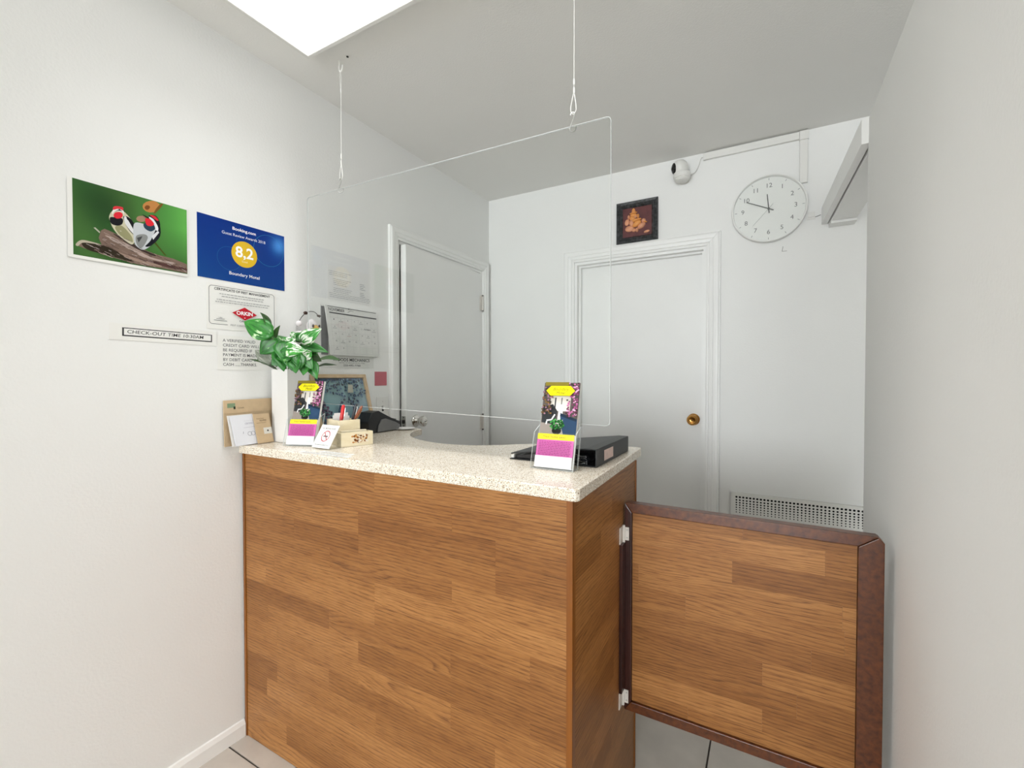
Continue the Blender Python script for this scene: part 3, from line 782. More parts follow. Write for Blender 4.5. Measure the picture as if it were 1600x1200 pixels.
def green(u, v):
    import math as mm
    g = max(0, min(1, (u-.45)*1.9)); d = mm.exp(-((u-.25)**2/.05+(v-.75)**2/.10))
    w = .5+.5*mm.sin(u*9+v*4)
    base = [50+18*w, 96+14*w, 44+8*w]; lite = [96, 172, 78]
    c = [base[k]*(1-g)+lite[k]*g for k in range(3)]
    dk = max(0, .75-v*1.1)*.55*max(0, 1-abs(u-.95)*1.2) + .25*d
    return [max(0, x*(1-dk)) for x in c]
p = Print(f, .0001)
m0 = .011
p.grid(m0, W-.0005, m0*.8, Hh-.0005, 36, 24, green)
iw, ih = W, Hh
for pts, c in BIRD:
    if len(pts) >= 5 and len(pts) < 14:                 # soft outlines
        k = len(pts); sm = []
        for a in range(k):
            P0, P1, P2, P3 = [Vector(pts[(a+d) % k]) for d in (-1, 0, 1, 2)]
            for b in range(4):
                tt = b/4; sm.append(tuple(.5*((2*P1)+(P2-P0)*tt+(2*P0-5*P1+4*P2-P3)*tt*tt+(3*P1-P0-3*P2+P3)*tt**3)))
        pts = sm
    q = [(min(max(u, m0/W), .998)*iw, min(max(v, .04), .997)*ih) for u, v in pts]
    p.poly(q, c)
rnd = random.Random(4)
def inside(pt, poly):
    x, y = pt; c = False; n = len(poly)
    for i in range(n):
        x1, y1 = poly[i]; x2, y2 = poly[(i+1)%n]
        if (y1 > y) != (y2 > y) and x < (x2-x1)*(y-y1)/(y2-y1)+x1: c = not c
    return c
BR = BIRD[5][0]
for k in range(420):                                   # bark flecks
    u, v = rnd.random(), rnd.random()*.5
    if inside((u, v), BR):
        l = .006+.012*rnd.random(); a = -.30; cc = rnd.choice([(70,54,50),(178,158,150),(150,126,116),(54,42,40),(196,182,176)])
        x, y = u*iw, v*ih
        if x+l < W-.002 and y-l*.3 > m0*.8: p.line((x, y), (x+l*math.cos(a), y+l*math.sin(a)), .0011, cc)
for poly_i, cols in ((13, [(110,106,80),(226,222,200)]), (22, [(90,94,98),(236,238,240),(60,62,66)])):
    for k in range(150):
        u, v = rnd.random(), rnd.random()
        if inside((u, v), BIRD[poly_i][0]) and (poly_i != 13 or v < .55) and (poly_i != 22 or v < .55):
            p.disc(u*iw, v*ih, .0012, .0009, rnd.choice(cols), 5)
p.build('picture', t, M_GLOSSPRINT)

# --- blue award sheet
t, f = sheet('award_poster', 'blue guest review award sheet with a yellow score disc on the wall', 'poster', .827, 1.147, 1.681, 1.899, M_PAPER)
W, Hh = .320, .218
p = Print(f, .0001)
def blue(u, v):
    gl = math.exp(-(((u-.93)/.10)**2+((v-.80)/.16)**2))
    lo = max(0, min(1, (.42-u-v*.55)*2.2))*.35
    c = (4+26*lo+70*gl, 62+26*lo+95*gl-14*v, 138+14*lo+90*gl-6*v); return [min(255, x) for x in c]
p.grid(0, W, 0, Hh, 30, 20, blue)
cu, cv = .988-.827, 1.790-1.681
p.ring(cu+.094, cv+.036, .060, .0011, (44,132,176)); p.ring(cu-.055, cv-.026, .042, .0010, (34,104,160))
p.ring(cu+.02, cv+.036, .050, .0008, (20,92,160), a0=20, a1=200)
p.disc(cu, cv, .0475, .0475, (226,186,44), 40)
p.text('8,2', cu, cv+.004, .054, (255,255,255), width=.066, bold=.022)
p.text('Good', cu, cv-.027, .009, (250,240,200))
p.text('Booking.com', cu, 1.876-1.681, .0155, (255,255,255), width=.086, bold=.014)
p.text('Guest Review Awards 2018', cu, 1.853-1.681, .0145, (240,246,255), width=.160)
p.text('Boundary Motel', cu, 1.7125-1.681, .0165, (255,255,255), width=.112, bold=.004)
p.build('print', t, M_GLOSSPRINT)

# --- pest certificate
t, f = sheet('pest_certificate', 'white pest management certificate with a red diamond logo on the wall', 'certificate', .855, 1.110, 1.506, 1.665, M_PAPER)
W, Hh = .255, .159
p = Print(f, .0001); k1 = (70,70,72); x0, x1, y0, y1, r = .008, W-.008, .018, Hh-.007, .010
def rr_(p, x0, x1, y0, y1, r, w, c, gap=None):
    p.line((x0+r, y1), (x1-r, y1), w, c); p.line((x0, y0+r), (x0, y1-r), w, c); p.line((x1, y0+r), (x1, y1-r), w, c)
    if gap: p.line((x0+r, y0), (gap[0], y0), w, c); p.line((gap[1], y0), (x1-r, y0), w, c)
    else: p.line((x0+r, y0), (x1-r, y0), w, c)
    for cx, cy, a in ((x1-r,y1-r,0),(x0+r,y1-r,90),(x0+r,y0+r,180),(x1-r,y0+r,270)): p.ring(cx, cy, r+w/2, w, c, 8, a, a+90)
rr_(p, x0, x1, y0, y1, r, .0016, (84,84,86), (.070, .205))
p.text('CERTIFICATE OF PEST MANAGEMENT', W/2, 1.648-1.506, .0125, (48,48,50), width=.205, bold=.012)
for i, wdt in enumerate((.170,.155,.190,.200)):
    yy = .1265-.0085*i-(.004 if i > 1 else 0); n = 0; u = W/2-wdt/2
    while u < W/2+wdt/2-.006:
        l = .004+.008*rnd.random(); p.rect(u, u+l, yy-.0011, yy+.0011, (148,148,148)); u += l+.0022
cu, cv = .985-.855, 1.570-1.506
p.poly([(cu-.046,cv),(cu,cv-.0235),(cu+.046,cv),(cu,cv+.0235)], (196,28,44))
p.text('ORKIN', cu, cv+.0005, .0185, (255,255,255), width=.060, bold=.03); p.disc(cu, cv-.015, .002, .002, (255,255,255), 8)
p.text('CANADA', cu, 1.541-1.506, .0095, (60,60,62), bold=.01)
p.text('PEST CONTROL SPECIALISTS', .1375, .018, .0080, (110,110,112), width=.118)
p.rect(.030,.058,.036,.0375,(120,120,120)); p.rect(.022,.066,.0300,.0318,(120,120,120)); p.text('1-800', .043, .041, .006, (110,110,112))
p.build('print', t)

# --- check-out notice
t, f = sheet('checkout_notice', 'long white paper strip reading check-out time on the wall', 'notice', .586, .8865, 1.449, 1.499, M_PAPER, tilt=-.012)
p = Print(f, .0001); c = (58,58,60)
x0, x1, y0, y1 = .031, .285, .0125, .0385
p.rect(x0, x1, y0, y1, (52,52,54)); p.rect(x0+.0045, x1-.0035, y0+.0038, y1-.0026, (238,237,233))
p.text('CHECK-OUT TIME 10:30AM', (x0+x1)/2-.008, (y0+y1)/2+.0008, .0150, (44,44,46), width=.214, shear=.10, bold=.006)
p.build('print', t)

# --- credit card notice
t, f = sheet('card_notice', 'white notice about credit cards in capital letters, left of the plant', 'notice', .889, 1.082, 1.362, 1.486, M_PAPER)
p = Print(f, .0001)
for i, s in enumerate(('A VERIFIED VALID', 'CREDIT CARD WILL', 'BE REQUIRED IF', 'PAYMENT IS MADE', 'BY DEBIT CARD OR', 'CASH ......THANKS.')):
    p.text(s, .018, .1055-.0172*i, .0150, (72,72,76), align='LEFT', width=None, bold=.004)
p.build('print', t)

# --- receipt-like sheet above the calendar
t, f = sheet('typed_sheet', 'thin typed paper sheet hanging above the wall calendar', 'paper', 1.352, 1.596, 1.680, 1.832, M_PAPER)
p = Print(f, .0001)
for i in range(15):
    yy = .128-.0082*i; u = .008 if i % 4 else .006
    if i in (3, 8): continue
    e = .235 if i > 11 else (.09+.05*rnd.random()); uu = u + (.022 if 3 < i < 12 else 0)
    while uu < e: l = .004+.012*rnd.random(); p.rect(uu, uu+l, yy-.0009, yy+.0009, (166,166,164)); uu += l+.003
    if 3 < i < 12: p.rect(.18, .20+.02*rnd.random(), yy-.0009, yy+.0009, (150,150,150))
p.build('print', t)

# --- calendar
t = thing('wall_calendar', 'wall calendar open at November with handwritten notes', 'calendar', (XL, 1.48, 1.378))
f = Frame((XL+.0006, 1.312, 1.378), (0,1,0), (0,0,1))
f.slab('backing_card', 0, .305, 0, .275, 0, .0012, M_GREYPAPER, t)
f.slab('dark_strip', .004, .040, .056, .268, .0013, .0022, paint('dark_strip_grey', (96,96,98), .5, .1, 30.0), t)  # dark grey strip beside the left edge of the month pages
p = Print(f, .0014)
p.text('WOODS MECHANICS', .172, .036, .0195, (40,40,42), width=.215, bold=.02)
p.text('REPAIRS TO VEHICLES OF ALL TYPES', .172, .0225, .0070, (90,90,92), width=.150)
p.text('250-495-7788', .172, .0105, .0120, (60,60,62), width=.100, bold=.01)
p.build('print', t)
# block of month pages: left edge curls off the wall
def pages():
    bm = bmesh.new(); nu, nv = 10, 6; Y0, Y1, Z0, Z1 = .030, .318, .056, .274
    def P(i, j, back):
        u = i/nu; v = j/nv; lift = .0055 + .013*(1-u)**3*(1-(v**2)*.75) + .006*(1-v)*u
        yy = Y0+(Y1-Y0)*u + .010*(1-v) - .012*(1-u)*(v); zz = Z0+(Z1-Z0)*v
        return f.p(yy, zz, lift - (.0045 if back else 0))
    G = [[[bm.verts.new(P(i, j, b)) for j in range(nv+1)] for i in range(nu+1)] for b in (0, 1)]
    for i in range(nu):
        for j in range(nv):
            bm.faces.new((G[0][i][j], G[0][i+1][j], G[0][i+1][j+1], G[0][i][j+1])); bm.faces.new((G[1][i][j+1], G[1][i+1][j+1], G[1][i+1][j], G[1][i][j]))
    for i in range(nu):
        bm.faces.new((G[0][i][0], G[1][i][0], G[1][i+1][0], G[0][i+1][0])); bm.faces.new((G[0][i+1][nv], G[1][i+1][nv], G[1][i][nv], G[0][i][nv]))
    for j in range(nv):
        bm.faces.new((G[0][0][j+1], G[1][0][j+1], G[1][0][j], G[0][0][j])); bm.faces.new((G[0][nu][j], G[1][nu][j], G[1][nu][j+1], G[0][nu][j+1]))
    return P, obj('month_pages', bm, M_GREYPAPER, t, smooth=True)
Pf, pg = pages()
class Curved:                                           # prints follow the curl of the page
    def p(s, u, v, n=0.0): return Pf(u*10, v*6, 0) + Vector((n+.0006, 0, 0))
p = Print(Curved(), .0002); 
p.text('NOVEMBER', .20, .925, .085, (58,58,60), width=.30, bold=.01); p.line((.41,.91),(.47,.95),.008,(80,80,84)); p.line((.47,.95),(.53,.94),.006,(90,90,94))
for k in range(12): p.rect(.06+.078*k, .06+.078*(k+1), .845, .872, (74,74,76))
p.line((.04,.985),(.995,.985),.010,(60,60,62))
day = 0
for r in range(5):
    for c in range(7):
        day += 1
        if day > 30: break
        u = .13+.132*c; v = .73-.145*r
        p.text(str(day), u, v, .040, (84,84,88), width=.028 if day > 9 else .015)
        if (r*7+c) % 3 == 1:
            q = v-.04; s0 = u-.04
            for k in range(4): p.line((s0+.02*k, q+.012*(k%2)), (s0+.02*(k+1), q+.012*((k+1)%2)), .006, (120,120,126) if c != 2 else (176,116,116))
for k in range(8): p.line((.70+.018*k, .575+.025*(k%2)), (.72+.018*k, .60-.02*(k%2)), .008, (70,70,74))
for k in range(6): p.line((.04,.765-.145*k),(.99,.765-.145*k),.0025,(176,176,176))
for k in range(8): p.line((.065+.132*k,.045),(.065+.132*k,.84),.0025,(186,186,186))
p.build('print', pg)
bm = bmesh.new(); bm_lathe(bm, [(0,0),(.003,0),(.002,.001),(0,.0012)], f.p(.15,.2705,.0065), (1,0,0), 10); obj('pin', bm, M_DARKMETAL, t)

# --- red sticky note, switch plate
t, f = sheet('sticky_note', 'small crimson sticky note beside the door casing', 'note', 1.624, 1.705, 1.292, 1.362, paint('crimson_paper', (186,66,84), .7, .05, 60.0), off=.0010)
t = thing('light_switch', 'white toggle light switch plate beside the left door', 'switch', (XL, 1.674, 1.118))
f = Frame((XL+.0004, 1.634, 1.118), (0,1,0), (0,0,1))
f.slab('plate', 0, .078, 0, .118, 0, .005, M_WHITEPL, t, .0015)
f.slab('toggle_slot', .033, .045, .046, .072, .0052, .0060, M_DARKHOLE, t)
f.slab('toggle', .0345, .0435, .055, .071, .0062, .016, M_WHITEPL, t, .001)
for v in (.024, .094):
    bm = bmesh.new(); bm_lathe(bm, [(0,0),(.003,0),(.002,.001),(0,.0012)], f.p(.039, v, .005), (1,0,0), 10); obj('screw', bm, M_STEEL, t)

# ================================================================== back wall
# --- clock
CX, CZc, CR = -.011, 2.186, .168
t = thing('wall_clock', 'round white wall clock with thin grey hands, above the back door', 'clock', (CX, YB-.001, CZc-CR))
bm = bmesh.new(); bm_lathe(bm, [(0,0),(CR*.94,0),(CR*.985,.004),(CR,.014),(CR,.036),(CR*.992,.041),(CR*.972,.042),(CR*.955,.040),(CR*.95,.034),(CR*.948,.020),(0,.020)], (CX, YB-.0008, CZc), (0,-1,0), 72)
obj('case', bm, paint('clock_rim', (238,238,234), .35, .01), t, smooth=True)
FYc = YB-.0222
bm = bmesh.new(); bm_lathe(bm, [(0,0),(CR*.945,0),(CR*.945,.0010),(0,.0010)], (CX, FYc+.001, CZc), (0,-1,0), 64); dial = obj('dial', bm, paint('clock_dial', (242,241,237), .5, .008), t)
f = Frame((CX, FYc, CZc), (1,0,0), (0,0,1))
for k in range(1, 13):
    p = Print(f, .0004); a = math.radians(90-30*k); p.text(str(k), .117*math.cos(a), .117*math.sin(a), .031, (118,118,116)); p.build('numeral', dial); p = Print(f, .0004)
    p.line((.144*math.cos(a), .144*math.sin(a)), (.154*math.cos(a), .154*math.sin(a)), .0018, (120,120,118)); p.build('tick', dial)
def hand(name, ang, L, back, w, n, col):
    a = math.radians(90-ang); d = Vector((math.cos(a), math.sin(a))); q = Vector((-d.y, d.x))
    bm = bmesh.new(); pts = [d*-back+q*w/2, d*-back-q*w/2, d*L-q*w*.4, d*L+q*w*.4]
    A = [bm.verts.new(f.p(x.x, x.y, n)) for x in pts]; B = [bm.verts.new(f.p(x.x, x.y, n+.0012)) for x in pts]
    for i in range(4): bm.faces.new((A[i], A[(i+1)%4], B[(i+1)%4], B[i]))
    bm.faces.new(list(reversed(A))); bm.faces.new(B); return obj(name, bm, col, t)
HANDM = paint('clock_hand_grey', (96,96,94), .4, .02)
hand('hour_hand', 354.5, .074, .022, .0050, .0030, HANDM); hand('minute_hand', 296, .112, .024, .0046, .0050, HANDM); hand('second_hand', 222, .105, .030, .0016, .0070, paint('second_hand', (190,190,186), .4))
bm = bmesh.new(); bm_lathe(bm, [(0,.001),(.005,.001),(.005,.009),(0,.0095)], (CX, FYc, CZc), (0,-1,0), 16); obj('hub', bm, HANDM, t)
bm = bmesh.new(); bm_lathe(bm, [(0,.0125),(CR*.946,.0125),(CR*.946,.0140),(0,.0140)], (CX, FYc, CZc), (0,-1,0), 64); obj('glass', bm, M_CLEAR, t)

# --- framed relief
x0, x1, z0, z1 = -.797, -.558, 2.118, 2.357; W = x1-x0; Hh = z1-z0
t = thing('relief_picture', 'small square dark framed clay relief of a seated figure above the door', 'picture', ((x0+x1)/2, YB-.001, z0))
f = Frame((x0, YB-.0005, z0), (1,0,0), (0,0,1))
f.slab('ground', .02, W-.02, .02, Hh-.02, .001, .006, M_MAROON, t)
prof = [(0,.0),(0,.016),(.004,.022),(.016,.018),(.020,.021),(.028,.016),(.036,.008),(.036,.0)]
cor = [(0,0),(W,0),(W,Hh),(0,Hh)]; inw = [(1,1),(-1,1),(-1,-1),(1,-1)]
for s in range(4):
    bm = bmesh.new(); s2 = (s+1)%4; k = len(prof); g = .0004
    A = [bm.verts.new(f.p(cor[s][0]+inw[s][0]*d, cor[s][1]+inw[s][1]*d, n+.0005)) for d, n in prof]; B = [bm.verts.new(f.p(cor[s2][0]+inw[s2][0]*d, cor[s2][1]+inw[s2][1]*d, n+.0005)) for d, n in prof]
    for i in range(k): bm.faces.new((A[i], A[(i+1)%k], B[(i+1)%k], B[i]))
    bm.faces.new(A); bm.faces.new(list(reversed(B))); obj('frame_side', bm, M_PEWTER, t)
REL = [(0.413,0.778,0.052,0.052,0,0),(0.413,0.72,0.087,0.021,-5,0),(0.413,0.662,0.076,0.041,0,0),(0.459,0.636,0.033,0.044,0,1),(0.523,0.631,0.028,0.049,0,0),(0.297,0.63,0.026,0.049,0,1),(0.384,0.597,0.058,0.058,0,0),(0.459,0.537,0.081,0.033,-12,0),(0.541,0.547,0.058,0.023,-10,0),(0.256,0.513,0.052,0.071,15,1),(0.366,0.483,0.052,0.07,-10,1),(0.494,0.45,0.105,0.058,-30,0),(0.657,0.504,0.047,0.044,20,1),(0.692,0.47,0.047,0.016,20,0),(0.605,0.386,0.093,0.055,-35,1),(0.314,0.351,0.093,0.065,0,1),(0.424,0.304,0.044,0.041,0,1),(0.5,0.299,0.035,0.046,0,1),(0.733,0.229,0.064,0.029,-10,1)]
for i, (u, v, ru, rv, a, c) in enumerate(REL):
    ru *= 1.14; rv *= 1.14
    bm = bmesh.new(); bmesh.ops.create_uvsphere(bm, u_segments=14, v_segments=8, radius=1.0); a = math.radians(-a)
    hgt = .007 + .002*(i % 3)
    for q in bm.verts:
        x, y, n = q.co.x*ru*W, q.co.y*rv*Hh, q.co.z
        if i == 0: x *= (1-.5*(q.co.y*.5+.5))
        q.co = f.p(u*W + x*math.cos(a)-y*math.sin(a), v*Hh + x*math.sin(a)+y*math.cos(a), .0062 + max(0, n)*hgt)
    obj('relief_piece', bm, M_PEACH if c else M_TERRA, t, smooth=True)

# --- dome camera, its cable and the trunking
cc = Vector((-.432, YB-.062, 2.462))
t = thing('security_camera', 'small white dome security camera under the ceiling', 'camera', (cc.x, YB-.002, 2.41))
bm = bmesh.new(); bm_lathe(bm, [(0,0),(.030,0),(.034,.003),(.034,.007),(.038,.009),(.038,.014),(.043,.017),(.046,.032),(.043,.044),(.032,.054),(0,.054)], (cc.x+.008, cc.y+.006, 2.398), (0,0,1), 32); obj('base', bm, M_WHITEPL, t, smooth=True)
bm = bmesh.new(); bm_lathe(bm, [(0,0),(.030,0),(.030,.006),(.012,.010),(.012,.030),(0,.030)], (cc.x+.010, YB-.0008, 2.430), (0,-1,0), 24); obj('wall_mount', bm, M_WHITEPL, t, smooth=True)
bm = bmesh.new(); bmesh.ops.create_uvsphere(bm, u_segments=32, v_segments=20, radius=.0430); bmesh.ops.translate(bm, vec=cc+Vector((-.002,0,.008)), verts=bm.verts); head = obj('head', bm, M_WHITEPL, t, smooth=True)
look = Vector((-.86,-.48,-.13)).normalized()
bm = bmesh.new(); c0 = cc+Vector((-.002,0,.008)); bm_lathe(bm, [(.0,.0310),(.0290,.0320),(.0282,.0342),(.020,.0395),(0,.0442)], c0, look, 28); lens = obj('face_plate', bm, M_BLACKGLOSS, head, smooth=True)
bm = bmesh.new(); bm_lathe(bm, [(0,.0430),(.0085,.0432),(.007,.0450),(0,.0454)], c0, look, 20); obj('lens', bm, M_DARKMETAL, lens, smooth=True)
tr = thing('cable_trunking', 'white cable trunking under the ceiling, turning down behind the clock', 'trunking', (-.08, YB-.001, 2.29))
f = Frame((0, YB-.0006, 0), (1,0,0), (0,0,1))
f.slab('trunk_run', -.322, .118, 2.506, 2.540, 0, .017, M_WHITEPL, tr, .0015)
f.slab('trunk_elbow', .1185, .157, 2.500, 2.543, 0, .019, M_WHITEPL, tr, .0015)
f.slab('trunk_drop', .1205, .154, 2.290, 2.4995, 0, .017, M_WHITEPL, tr, .0015)
bm = bmesh.new(); bm_tube(bm, catmull([(cc.x+.04,YB-.040,2.440),(cc.x+.065,YB-.014,2.448),(cc.x+.085,YB-.010,2.480),(-.334,YB-.009,2.521),(-.3235,YB-.008,2.523)], 6), .0022, 8)
tag(obj('camera_cable', bm, M_WHITECORD, None, smooth=True), 'thin white cable from the dome camera to the trunking', 'cable')
t = thing('cable_clip', 'small white adhesive cable clip right of the clock', 'clip', (.172, YB-.002, 2.105))
f.slab('pad', .158, .186, 2.120, 2.144, .0002, .004, M_WHITEPL, t, .0008); f.slab('pad', .153, .187, 2.1065, 2.1185, .0042, .0072, M_WHITEPL, t, .0008)
bm = bmesh.new(); bm_tube(bm, [(.1875,YB-.004,2.117),(.198,YB-.004,2.1195),(.210,YB-.003,2.124)], .0012, 6); obj('wire', bm, M_DARKMETAL, t)
f2 = Frame((0, YB-.0043, 0), (1,0,0), (0,0,1))
t = thing('pencil_mark', 'small pencilled corner mark on the wall under the clock', 'mark', (.06, YB-.0043, 1.966))
p = Print(f2, .0003); p.line((.0535,1.992),(.0495,1.968),.0022,(130,126,120)); p.line((.0495,1.968),(.071,1.968),.0018,(140,136,130)); p.build('pencil_line', t)

# ================================================================== hanging acrylic pane
PY = 1.210
t = thing('acrylic_screen', 'clear acrylic sneeze guard pane hanging over the counter', 'screen', (-1.0, PY, 1.203))
cs = [(-1.640,1.232),(-.377,1.203),(-.377,2.041),(-1.640,2.064)]; th = .0045
def rounded(cs, r, n=5):
    out = []
    for i in range(4):
        a, b, c = Vector(cs[i-1]), Vector(cs[i]), Vector(cs[(i+1)%4]); d1 = (a-b).normalized(); d2 = (c-b).normalized()
        for k in range(n+1):
            t_ = k/n; P0 = b+d1*r; P2 = b+d2*r; out.append(P0*(1-t_)**2 + b*2*t_*(1-t_) + P2*t_**2)
    return out
ol = rounded(cs, .014); bm = bmesh.new(); n = len(ol)
A = [bm.verts.new((q.x, PY-th/2, q.y)) for q in ol]; B = [bm.verts.new((q.x, PY+th/2, q.y)) for q in ol]
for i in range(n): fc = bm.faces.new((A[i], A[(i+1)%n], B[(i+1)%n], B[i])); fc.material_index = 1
# pale chamfer round the edge, light piping put into its colour
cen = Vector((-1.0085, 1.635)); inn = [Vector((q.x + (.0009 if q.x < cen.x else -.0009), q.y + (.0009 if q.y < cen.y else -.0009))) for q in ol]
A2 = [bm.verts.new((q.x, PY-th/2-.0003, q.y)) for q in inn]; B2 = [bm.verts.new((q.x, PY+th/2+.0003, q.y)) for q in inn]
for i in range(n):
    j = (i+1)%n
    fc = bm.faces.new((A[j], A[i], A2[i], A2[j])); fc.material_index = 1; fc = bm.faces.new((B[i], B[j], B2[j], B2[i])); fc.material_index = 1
bm.faces.new(A2); bm.faces.new(list(reversed(B2)))
obj('pane', bm, [M_CLEAR, M_LITRIM], t)
def hanger(x, ztop, label):
    h = thing('hanging_wire', label, 'wire', (x, PY, ztop), 0, 'wires holding the acrylic screen')
    # screw hook in the ceiling
    bm = bmesh.new(); bm_tube(bm, catmull([(x-.0045,PY,ZC-.0005),(x-.0045,PY,ZC-.014),(x-.006,PY,ZC-.030),(x-.002,PY,ZC-.043),(x+.006,PY,ZC-.044),(x+.011,PY,ZC-.036),(x+.013,PY,ZC-.024)], 5), .0026, 8); obj('ceiling_hook', bm, M_WHITECORD, h, smooth=True)
    zt = ZC-.0405; bm = bmesh.new()
    bm_tube(bm, catmull([(x+.002,PY,zt),(x+.0055,PY,zt-.03),(x+.0045,PY,zt-.075)], 5), .0009, 6); bm_tube(bm, catmull([(x+.002,PY-.002,zt),(x-.0015,PY,zt-.03),(x+.0025,PY,zt-.075)], 5), .0009, 6)
    bm_tube(bm, [(x+.0035,PY,zt-.07),(x+.0035,PY,ztop+.095)], .0011, 6)
    bm_tube(bm, catmull([(x+.0035,PY,ztop+.095),(x-.005,PY,ztop+.060),(x-.0055,PY,ztop+.042),(x+.002,PY,ztop+.033),(x+.0095,PY,ztop+.042),(x+.009,PY,ztop+.060),(x+.0035,PY,ztop+.095)], 5), .0013, 6)
    obj('cable', bm, M_WHITECORD, h, smooth=True)
    for z in (zt-.078, ztop+.098, ztop+.122):
        bm = bmesh.new(); bm_tube(bm, [(x+.0035,PY,z-.008),(x+.0035,PY,z+.008)], .0026, 8); obj('ferrule', bm, M_WHITECORD, h, smooth=True)
    bm = bmesh.new()   # S hook through the pane
    bm_tube(bm, catmull([(x-.006,PY-.004,ztop+.030),(x-.001,PY-.004,ztop+.036),(x+.006,PY-.004,ztop+.033),(x+.005,PY-.005,ztop+.020),(x-.001,PY-.006,ztop+.006),(x-.006,PY-.006,ztop-.010),(x-.003,PY-.004,ztop-.016),(x+.004,PY-.001,ztop-.016),(x+.007,PY+.004,ztop-.008),(x+.007,PY+.006,ztop+.002)], 5), .0016, 8); obj('s_hook', bm, M_STEEL, h, smooth=True)
    return h
hanger(-1.440, 2.060, 'thin white cable holding the left end of the acrylic screen')
hanger(-.488, 2.043, 'thin white cable holding the right end of the acrylic screen')
t = thing('ceiling_nail', 'tiny dark nail in the ceiling beside the left screen hook', 'nail', (-1.398, 1.209, ZC-.004))
bm = bmesh.new(); bm_lathe(bm, [(0,0),(.002,0),(.0045,.002),(.0045,.0035),(0,.004)], (-1.398,1.209,ZC-.0005), (0,0,-1), 12); obj('nail_head', bm, M_DARKMETAL, t)

# ================================================================== things on the counter
def leaned(name, mat, parent, O, U, V, w, h, th):
    f = Frame(O, U, V); bm = bmesh.new(); f.bm_slab(bm, 0, w, 0, h, 0, th); o = obj(name, bm, mat, parent); f.O = f.O + f.N*th; return o, f

# --- kraft board and envelopes against the left wall
t = thing('kraft_mailer', 'large brown kraft mailer leaning on the wall at the counter corner', 'mailer', (-1.692, 1.0, CZ))
f = Frame((-1.688, .903, CZ+.0008), (0,1,.012), (-.030,0,1))
f.slab('board', 0, .180, 0, .165, -.0015, .0015, M_KRAFT, t)
f.slab('flap', 0, .180, .118, .1655, .0016, .0024, M_KRAFT2, t)
p = Print(f, .0027); p.rect(.012,.040,.138,.154,(128,150,118)); p.rect(.034,.041,.132,.142,(40,52,36)); p.text('Canada', .060, .136, .008, (96,86,66)); p.build('logo', t)
def envelope(name, label, O, U, V, w, h, mat, grp=None):
    t = thing(name, label, 'envelope', (O[0], O[1], CZ), 0, grp); f = Frame(O, U, V)
    f.slab('body', 0, w, 0, h, -.0012, .0008, mat, t); f.slab('front_fold', .0015, w-.0015, .0015, h-.0015, .0009, .0012, mat, t); f.O = f.O+f.N*.0012
    return t, f
t, f = envelope('envelope', 'white envelope leaning behind the other white envelope on the kraft mailer', (-1.6685,.9200,CZ+.0012), (0,1,.02), (-.08,-.12,1), .090, .112, paint('white_envelope', (232,230,226), .65, .01, 30.0))
t, f = envelope('envelope', 'front white envelope with faint grey print on the kraft mailer', (-1.6625,.9285,CZ+.0012), (0,1,.02), (-.08,-.14,1), .088, .110, paint('white_envelope_cool', (230,231,236), .65, .01, 30.0))
p = Print(f, .0002)
p.text('CERTIFIED', .062, .078, .009, (150,150,168), width=.030); p.rect(.040,.086,.064,.0648,(170,168,182)); p.rect(.044,.086,.0880,.0886,(190,190,196)); p.ring(.058,.040,.008,.0014,(150,150,160)); p.ring(.070,.040,.008,.0014,(150,150,160)); p.line((.034,.042),(.036,.050),.0012,(90,90,100))
p.build('print', t)
t, f = envelope('envelope', 'brown paper envelope with printed address standing beside the vase', (-1.6560,1.0060,CZ+.0012), (0,1,.02), (-.06,-.14,1), .062, .112, M_KRAFT2)
p = Print(f, .0002); p.text('Grand Forks', .024, .094, .0075, (110,84,52), width=.028); p.text('DELIVERED', .034, .086, .0085, (84,62,40), width=.026, bold=.01); p.rect(.008,.044,.0770,.0782,(130,104,72)); p.rect(.030,.062,.034,.058,(226,222,212)); p.disc(.046,.046,.0035,.0035,(70,62,60),10); p.build('print', t)

# --- vase and trailing plant
vx0, vx1, vy0, vy1, vz1 = -1.678, -1.580, 1.075, 1.165, 1.366
t = thing('square_vase', 'tall square white ceramic vase beside the envelopes', 'vase', (-1.629, 1.12, CZ))
bm = bmesh.new(); w = .004
outer = [(vx0,vy0),(vx1,vy0),(vx1,vy1),(vx0,vy1)]; inner = [(vx0+w,vy0+w),(vx1-w,vy0+w),(vx1-w,vy1-w),(vx0+w,vy1-w)]
a = [bm.verts.new((x*.99+(-1.629)*.01, y, CZ+.0003)) for x, y in outer]; b = [bm.verts.new((x,y,vz1)) for x,y in outer]; c = [bm.verts.new((x,y,vz1)) for x,y in inner]; d = [bm.verts.new((x,y,vz1-.05)) for x,y in inner]
for i in range(4):
    j = (i+1)%4
    bm.faces.new((a[i],a[j],b[j],b[i])); bm.faces.new((b[i],b[j],c[j],c[i])); bm.faces.new((c[i],c[j],d[j],d[i]))
bm.faces.new(list(reversed(a))); bm.faces.new(d)
obj('body', bm, M_CERAMIC, t, bevel=.0012)
t = thing('trailing_plant', 'leafy green and white marbled trailing plant in the square vase', 'plant', (-1.629, 1.12, vz1-.04))
bm = bmesh.new(); bm_box(bm, vx0+w+.001, vx1-w-.001, vy0+w+.001, vy1-w-.001, vz1-.0495, vz1-.018); obj('soil', bm, M_SOIL, t)
